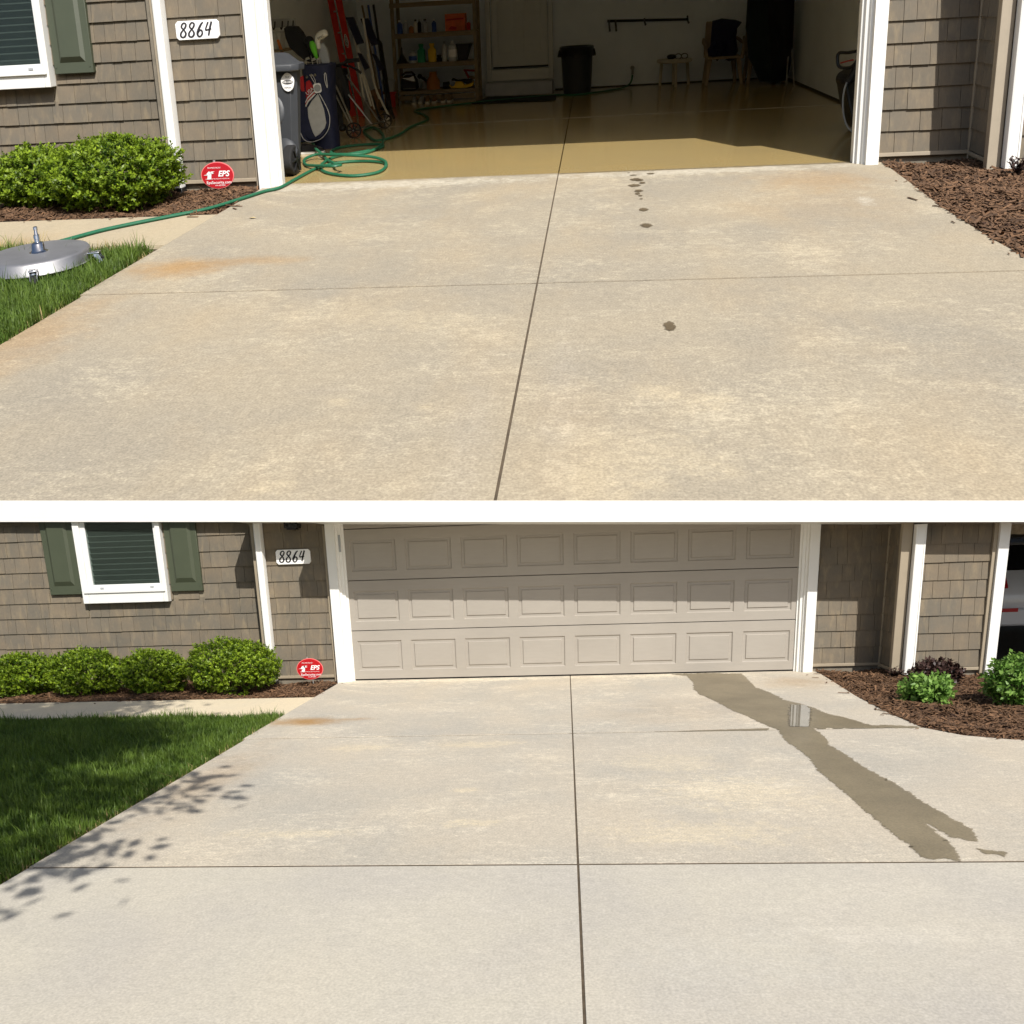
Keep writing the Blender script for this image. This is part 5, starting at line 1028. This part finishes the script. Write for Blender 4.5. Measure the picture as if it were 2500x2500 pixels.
# round trash can with liner
t = thing('trash_can', 'round dark trash can with black liner by the back wall', 'trash can', FR, (2.5, 6.5, 0)); m = MB(); m.lathe([(.205, 0), (.215, .02), (.225, .3), (.24, .66), (.262, .665), (.262, .71), (.25, .71), (.22, .1)], (2.49, 6.5, 0), 36); build(m, 'barrel', 'can', FR, t)
m = MB(); m.lathe([(.255, .56), (.268, .6), (.266, .7), (.25, .715), (.235, .7), (.2, .4)], (2.49, 6.5, 0), 36); m.f = m.f[:-2]
V = m.v[0]; V[:, 2] += np.where(V[:, 2] < .59, .03 * np.sin(np.arange(len(V)) * 1.1), 0); build(m, 'liner', 'bag', FR, t, recalc=False)
for s_ in (-1, 1): m = MB(); m.hexa([(2.49 + s_ * .24, 6.42, .56), (2.49 + s_ * .3, 6.42, .56), (2.49 + s_ * .3, 6.58, .56), (2.49 + s_ * .24, 6.58, .56), (2.49 + s_ * .255, 6.42, .67), (2.49 + s_ * .275, 6.42, .67), (2.49 + s_ * .275, 6.58, .67), (2.49 + s_ * .255, 6.58, .67)]); build(m, 'handle', 'bag', FR, t, bev=.012)
# stool and what lies on it
t = thing('stool', 'small cream plastic stool by the back wall', 'stool', FR, (4.02, 6.9, 0)); m = MB(); m.lathe([(.25, .36), (.27, .37), (.275, .4), (.265, .415), (.05, .418)], (4.015, 6.88, 0), 32, 1, .85); build(m, 'seat', 'stoolp', FR, t)
for (x, y) in ((3.8, 6.98), (4.25, 6.98), (4.02, 6.66), (4.02, 7.08)): m = MB(); m.cyl((x, y, 0), (4.015 + (x - 4.015) * .9, 6.88 + (y - 6.88) * .9, .37), .022, .026, 10); build(m, 'leg', 'stoolp', FR, t)
t = thing('ear_muffs', 'black ear muffs lying on the cream stool', 'ear muffs', FR, (4.1, 6.85, .418)); m = MB(); m.tube([(4.07 + .05 * math.cos(a), 6.84, .455 + .04 * math.sin(a)) for a in np.linspace(0, 6.28, 15)], .008, 6); m.tube([(4.17 + .05 * math.cos(a), 6.86, .455 + .04 * math.sin(a)) for a in np.linspace(0, 6.28, 15)], .008, 6); build(m, 'band', 'dark', FR, t)
m = MB(); m.ball((3.97, 6.85, .455), (.075, .06, .04)); m.ball((3.93, 6.84, .445), (.03, .05, .028)); build(m, 'ear_cup', 'dark', FR, t)
# wall rack
t = thing('tool_rack', 'thin dark tool rack on the back wall above the tap', 'rack', FR, (3.6, 7.1, .98)); m = MB(); m.hexa([(2.97, 7.17, 1.02), (4.25, 7.25, .975), (4.25, 7.27, .975), (2.97, 7.19, 1.02), (2.97, 7.17, 1.06), (4.25, 7.25, 1.015), (4.25, 7.27, 1.015), (2.97, 7.19, 1.06)]); build(m, 'rail', 'dark', FR, t)
for x, dz in ((3.0, -.1), (3.1, -.1), (3.56, -.03), (4.235, -.04)): m = MB(); m.tube([(x, 7.17, 1.05), (x, 7.12, 1.0), (x + .01, 7.08, .98 + dz), (x + .015, 7.07, 1.0 + dz)], .014, 6); build_each(m, 'prong', 'dark', FR, t)
# chairs with jackets, heap in the corner
def patio_chair(u, v, lab, yaw_=0.):
    t = thing('patio_chair', lab, 'chair', FR, (u, v, 0)); m = MB(); m.box((u - .26, v - .25, .4), (u + .26, v + .25, .44)); build(m, 'seat', 'chairp', FR, t, bev=.015)
    m = MB(); m.hexa([(u - .26, v + .2, .44), (u + .26, v + .2, .44), (u + .26, v + .24, .44), (u - .26, v + .24, .44), (u - .22, v + .3, .95), (u + .22, v + .3, .95), (u + .22, v + .33, .95), (u - .22, v + .33, .95)]); build(m, 'backrest', 'chairp', FR, t, bev=.02)
    for (x, y) in ((-.24, -.22), (.24, -.22), (-.22, .25), (.22, .25)): m = MB(); m.beam((u + x * 1.12, v + y * 1.12, 0), (u + x * .9, v + y * .9, .41), .045, .035, (1, 0, 0), .07); build(m, 'leg', 'chairp', FR, t, bev=.008)
    for s_ in (-1, 1): m = MB(); m.tube(smoothpath([(u + s_ * .26, v - .24, .4), (u + s_ * .29, v - .22, .6), (u + s_ * .29, v + .0, .64), (u + s_ * .26, v + .27, .68)], 4), .025, 8); build(m, 'armrest', 'chairp', FR, t)
    return t
patio_chair(4.74, 6.78, 'tan plastic chair under dark jackets by the back wall'); patio_chair(5.38, 6.85, 'tan plastic chair hidden behind the dark heap in the corner')
t = thing('jacket', 'dark blue jacket draped over the tan chair', 'jacket', FR, (4.74, 6.6, .4))
def drape(m, pts, v0, thick, seed):
    r = np.random.default_rng(seed); n_ = len(pts); c = np.mean(pts, 0); V, F = [], []
    K = 7
    for k in range(K):
        f = (k + .35) / (K - .65)
        for i, p in enumerate(pts): q = c + (np.array(p) - c) * f; V.append((q[0], v0 - thick * (1 - f ** 2) + r.normal(0, .012), q[1]))
    for k in range(K - 1): F += [(k * n_ + i, k * n_ + (i + 1) % n_, (k + 1) * n_ + (i + 1) % n_, (k + 1) * n_ + i) for i in range(n_)]
    F.append(tuple(range(n_))); V += [(p[0], v0 + .05, p[1]) for p in pts]; F += [((K - 1) * n_ + i, (K - 1) * n_ + (i + 1) % n_, K * n_ + (i + 1) % n_, K * n_ + i) for i in range(n_)]; F.append(tuple(range(K * n_, K * n_ + n_)))
    m.add(V, F)
m = MB(); drape(m, [(4.56, .97), (4.7, 1.0), (4.9, .97), (5.0, .93), (4.93, .85), (4.92, .7), (4.95, .5), (4.9, .37), (4.82, .36), (4.7, .42), (4.64, .37), (4.58, .44), (4.48, .46), (4.47, .52), (4.54, .6), (4.55, .8)], 6.62, .12, 1); build(m, 'body', 'bluecloth', FR, t)
m = MB(); drape(m, [(4.5, .47), (4.53, .62), (4.6, .7), (4.64, .55), (4.6, .45)], 6.56, .05, 2); build(m, 'sleeve', 'navy', FR, t)
t = thing('cloth_heap', 'tall dark green cover over gear in the right back corner', 'cover', FR, (5.4, 6.3, 0))
m = MB(); drape(m, [(5.04, 1.5), (5.68, 1.5), (5.7, .9), (5.69, .3), (5.66, .06), (5.5, .03), (5.25, .05), (5.14, .3), (5.07, .42), (5.05, .7), (5.02, .85)], 6.35, .16, 3); build(m, 'cover', 'darkgreen', FR, t); m = MB(); drape(m, [(5.3, 1.45), (5.67, 1.45), (5.68, .5), (5.55, .2), (5.38, .25), (5.32, .8)], 6.2, .08, 4); build(m, 'outer_fold', 'blackcloth', FR, t)
m = MB(); m.cyl((5.6, 6.15, 0), (5.62, 6.2, .6), .012, n=8); m.cyl((5.7, 6.1, 0), (5.66, 6.2, .6), .012, n=8); build_each(m, 'pole_leg', 'metal', FR, t)
# pressure washer at the right jamb
t = thing('pressure_washer', 'black pressure washer trigger and hose behind the right jamb', 'pressure washer', FR, (5.4, 1.5, 0))
m = MB(); m.prism([(5.18, .5), (5.2, .45), (5.23, .3), (5.28, .14), (5.34, .02), (5.72, .02), (5.72, .6), (5.3, .62), (5.2, .56)], .35, 1, 1.5); build(m, 'housing', 'dark', FR, t, bev=.02)
m = MB(); m.tube(smoothpath([(5.31, 1.48, .8), (5.2, 1.48, .785), (5.11, 1.48, .785), (5.1, 1.48, .72), (5.12, 1.48, .655), (5.2, 1.48, .64), (5.26, 1.48, .67), (5.31, 1.48, .76)], 4), .016, 8); m.tube([(5.3, 1.48, .95), (5.3, 1.48, .84), (5.31, 1.48, .7), (5.25, 1.48, .57), (5.2, 1.48, .5)], [.01, .024, .03, .035, .03], 10); build(m, 'trigger_gun', 'dark', FR, t)
m = MB(); m.tube([(5.125, 1.475, .69), (5.19, 1.475, .705), (5.25, 1.475, .715)], .007, 6); build(m, 'trigger', 'redp', FR, t)
m = MB(); m.tube(smoothpath([(5.21, 1.47, .54), (5.175, 1.46, .44), (5.165, 1.45, .32), (5.18, 1.44, .18), (5.23, 1.43, .06), (5.32, 1.42, .012)], 5), .009, 8); build(m, 'hose', 'greyp', FR, t)
m = MB(); m.cyl((5.28, 1.46, .76), (5.28, 1.46, .9), .012, n=8); build(m, 'lance', 'metal', FR, t)
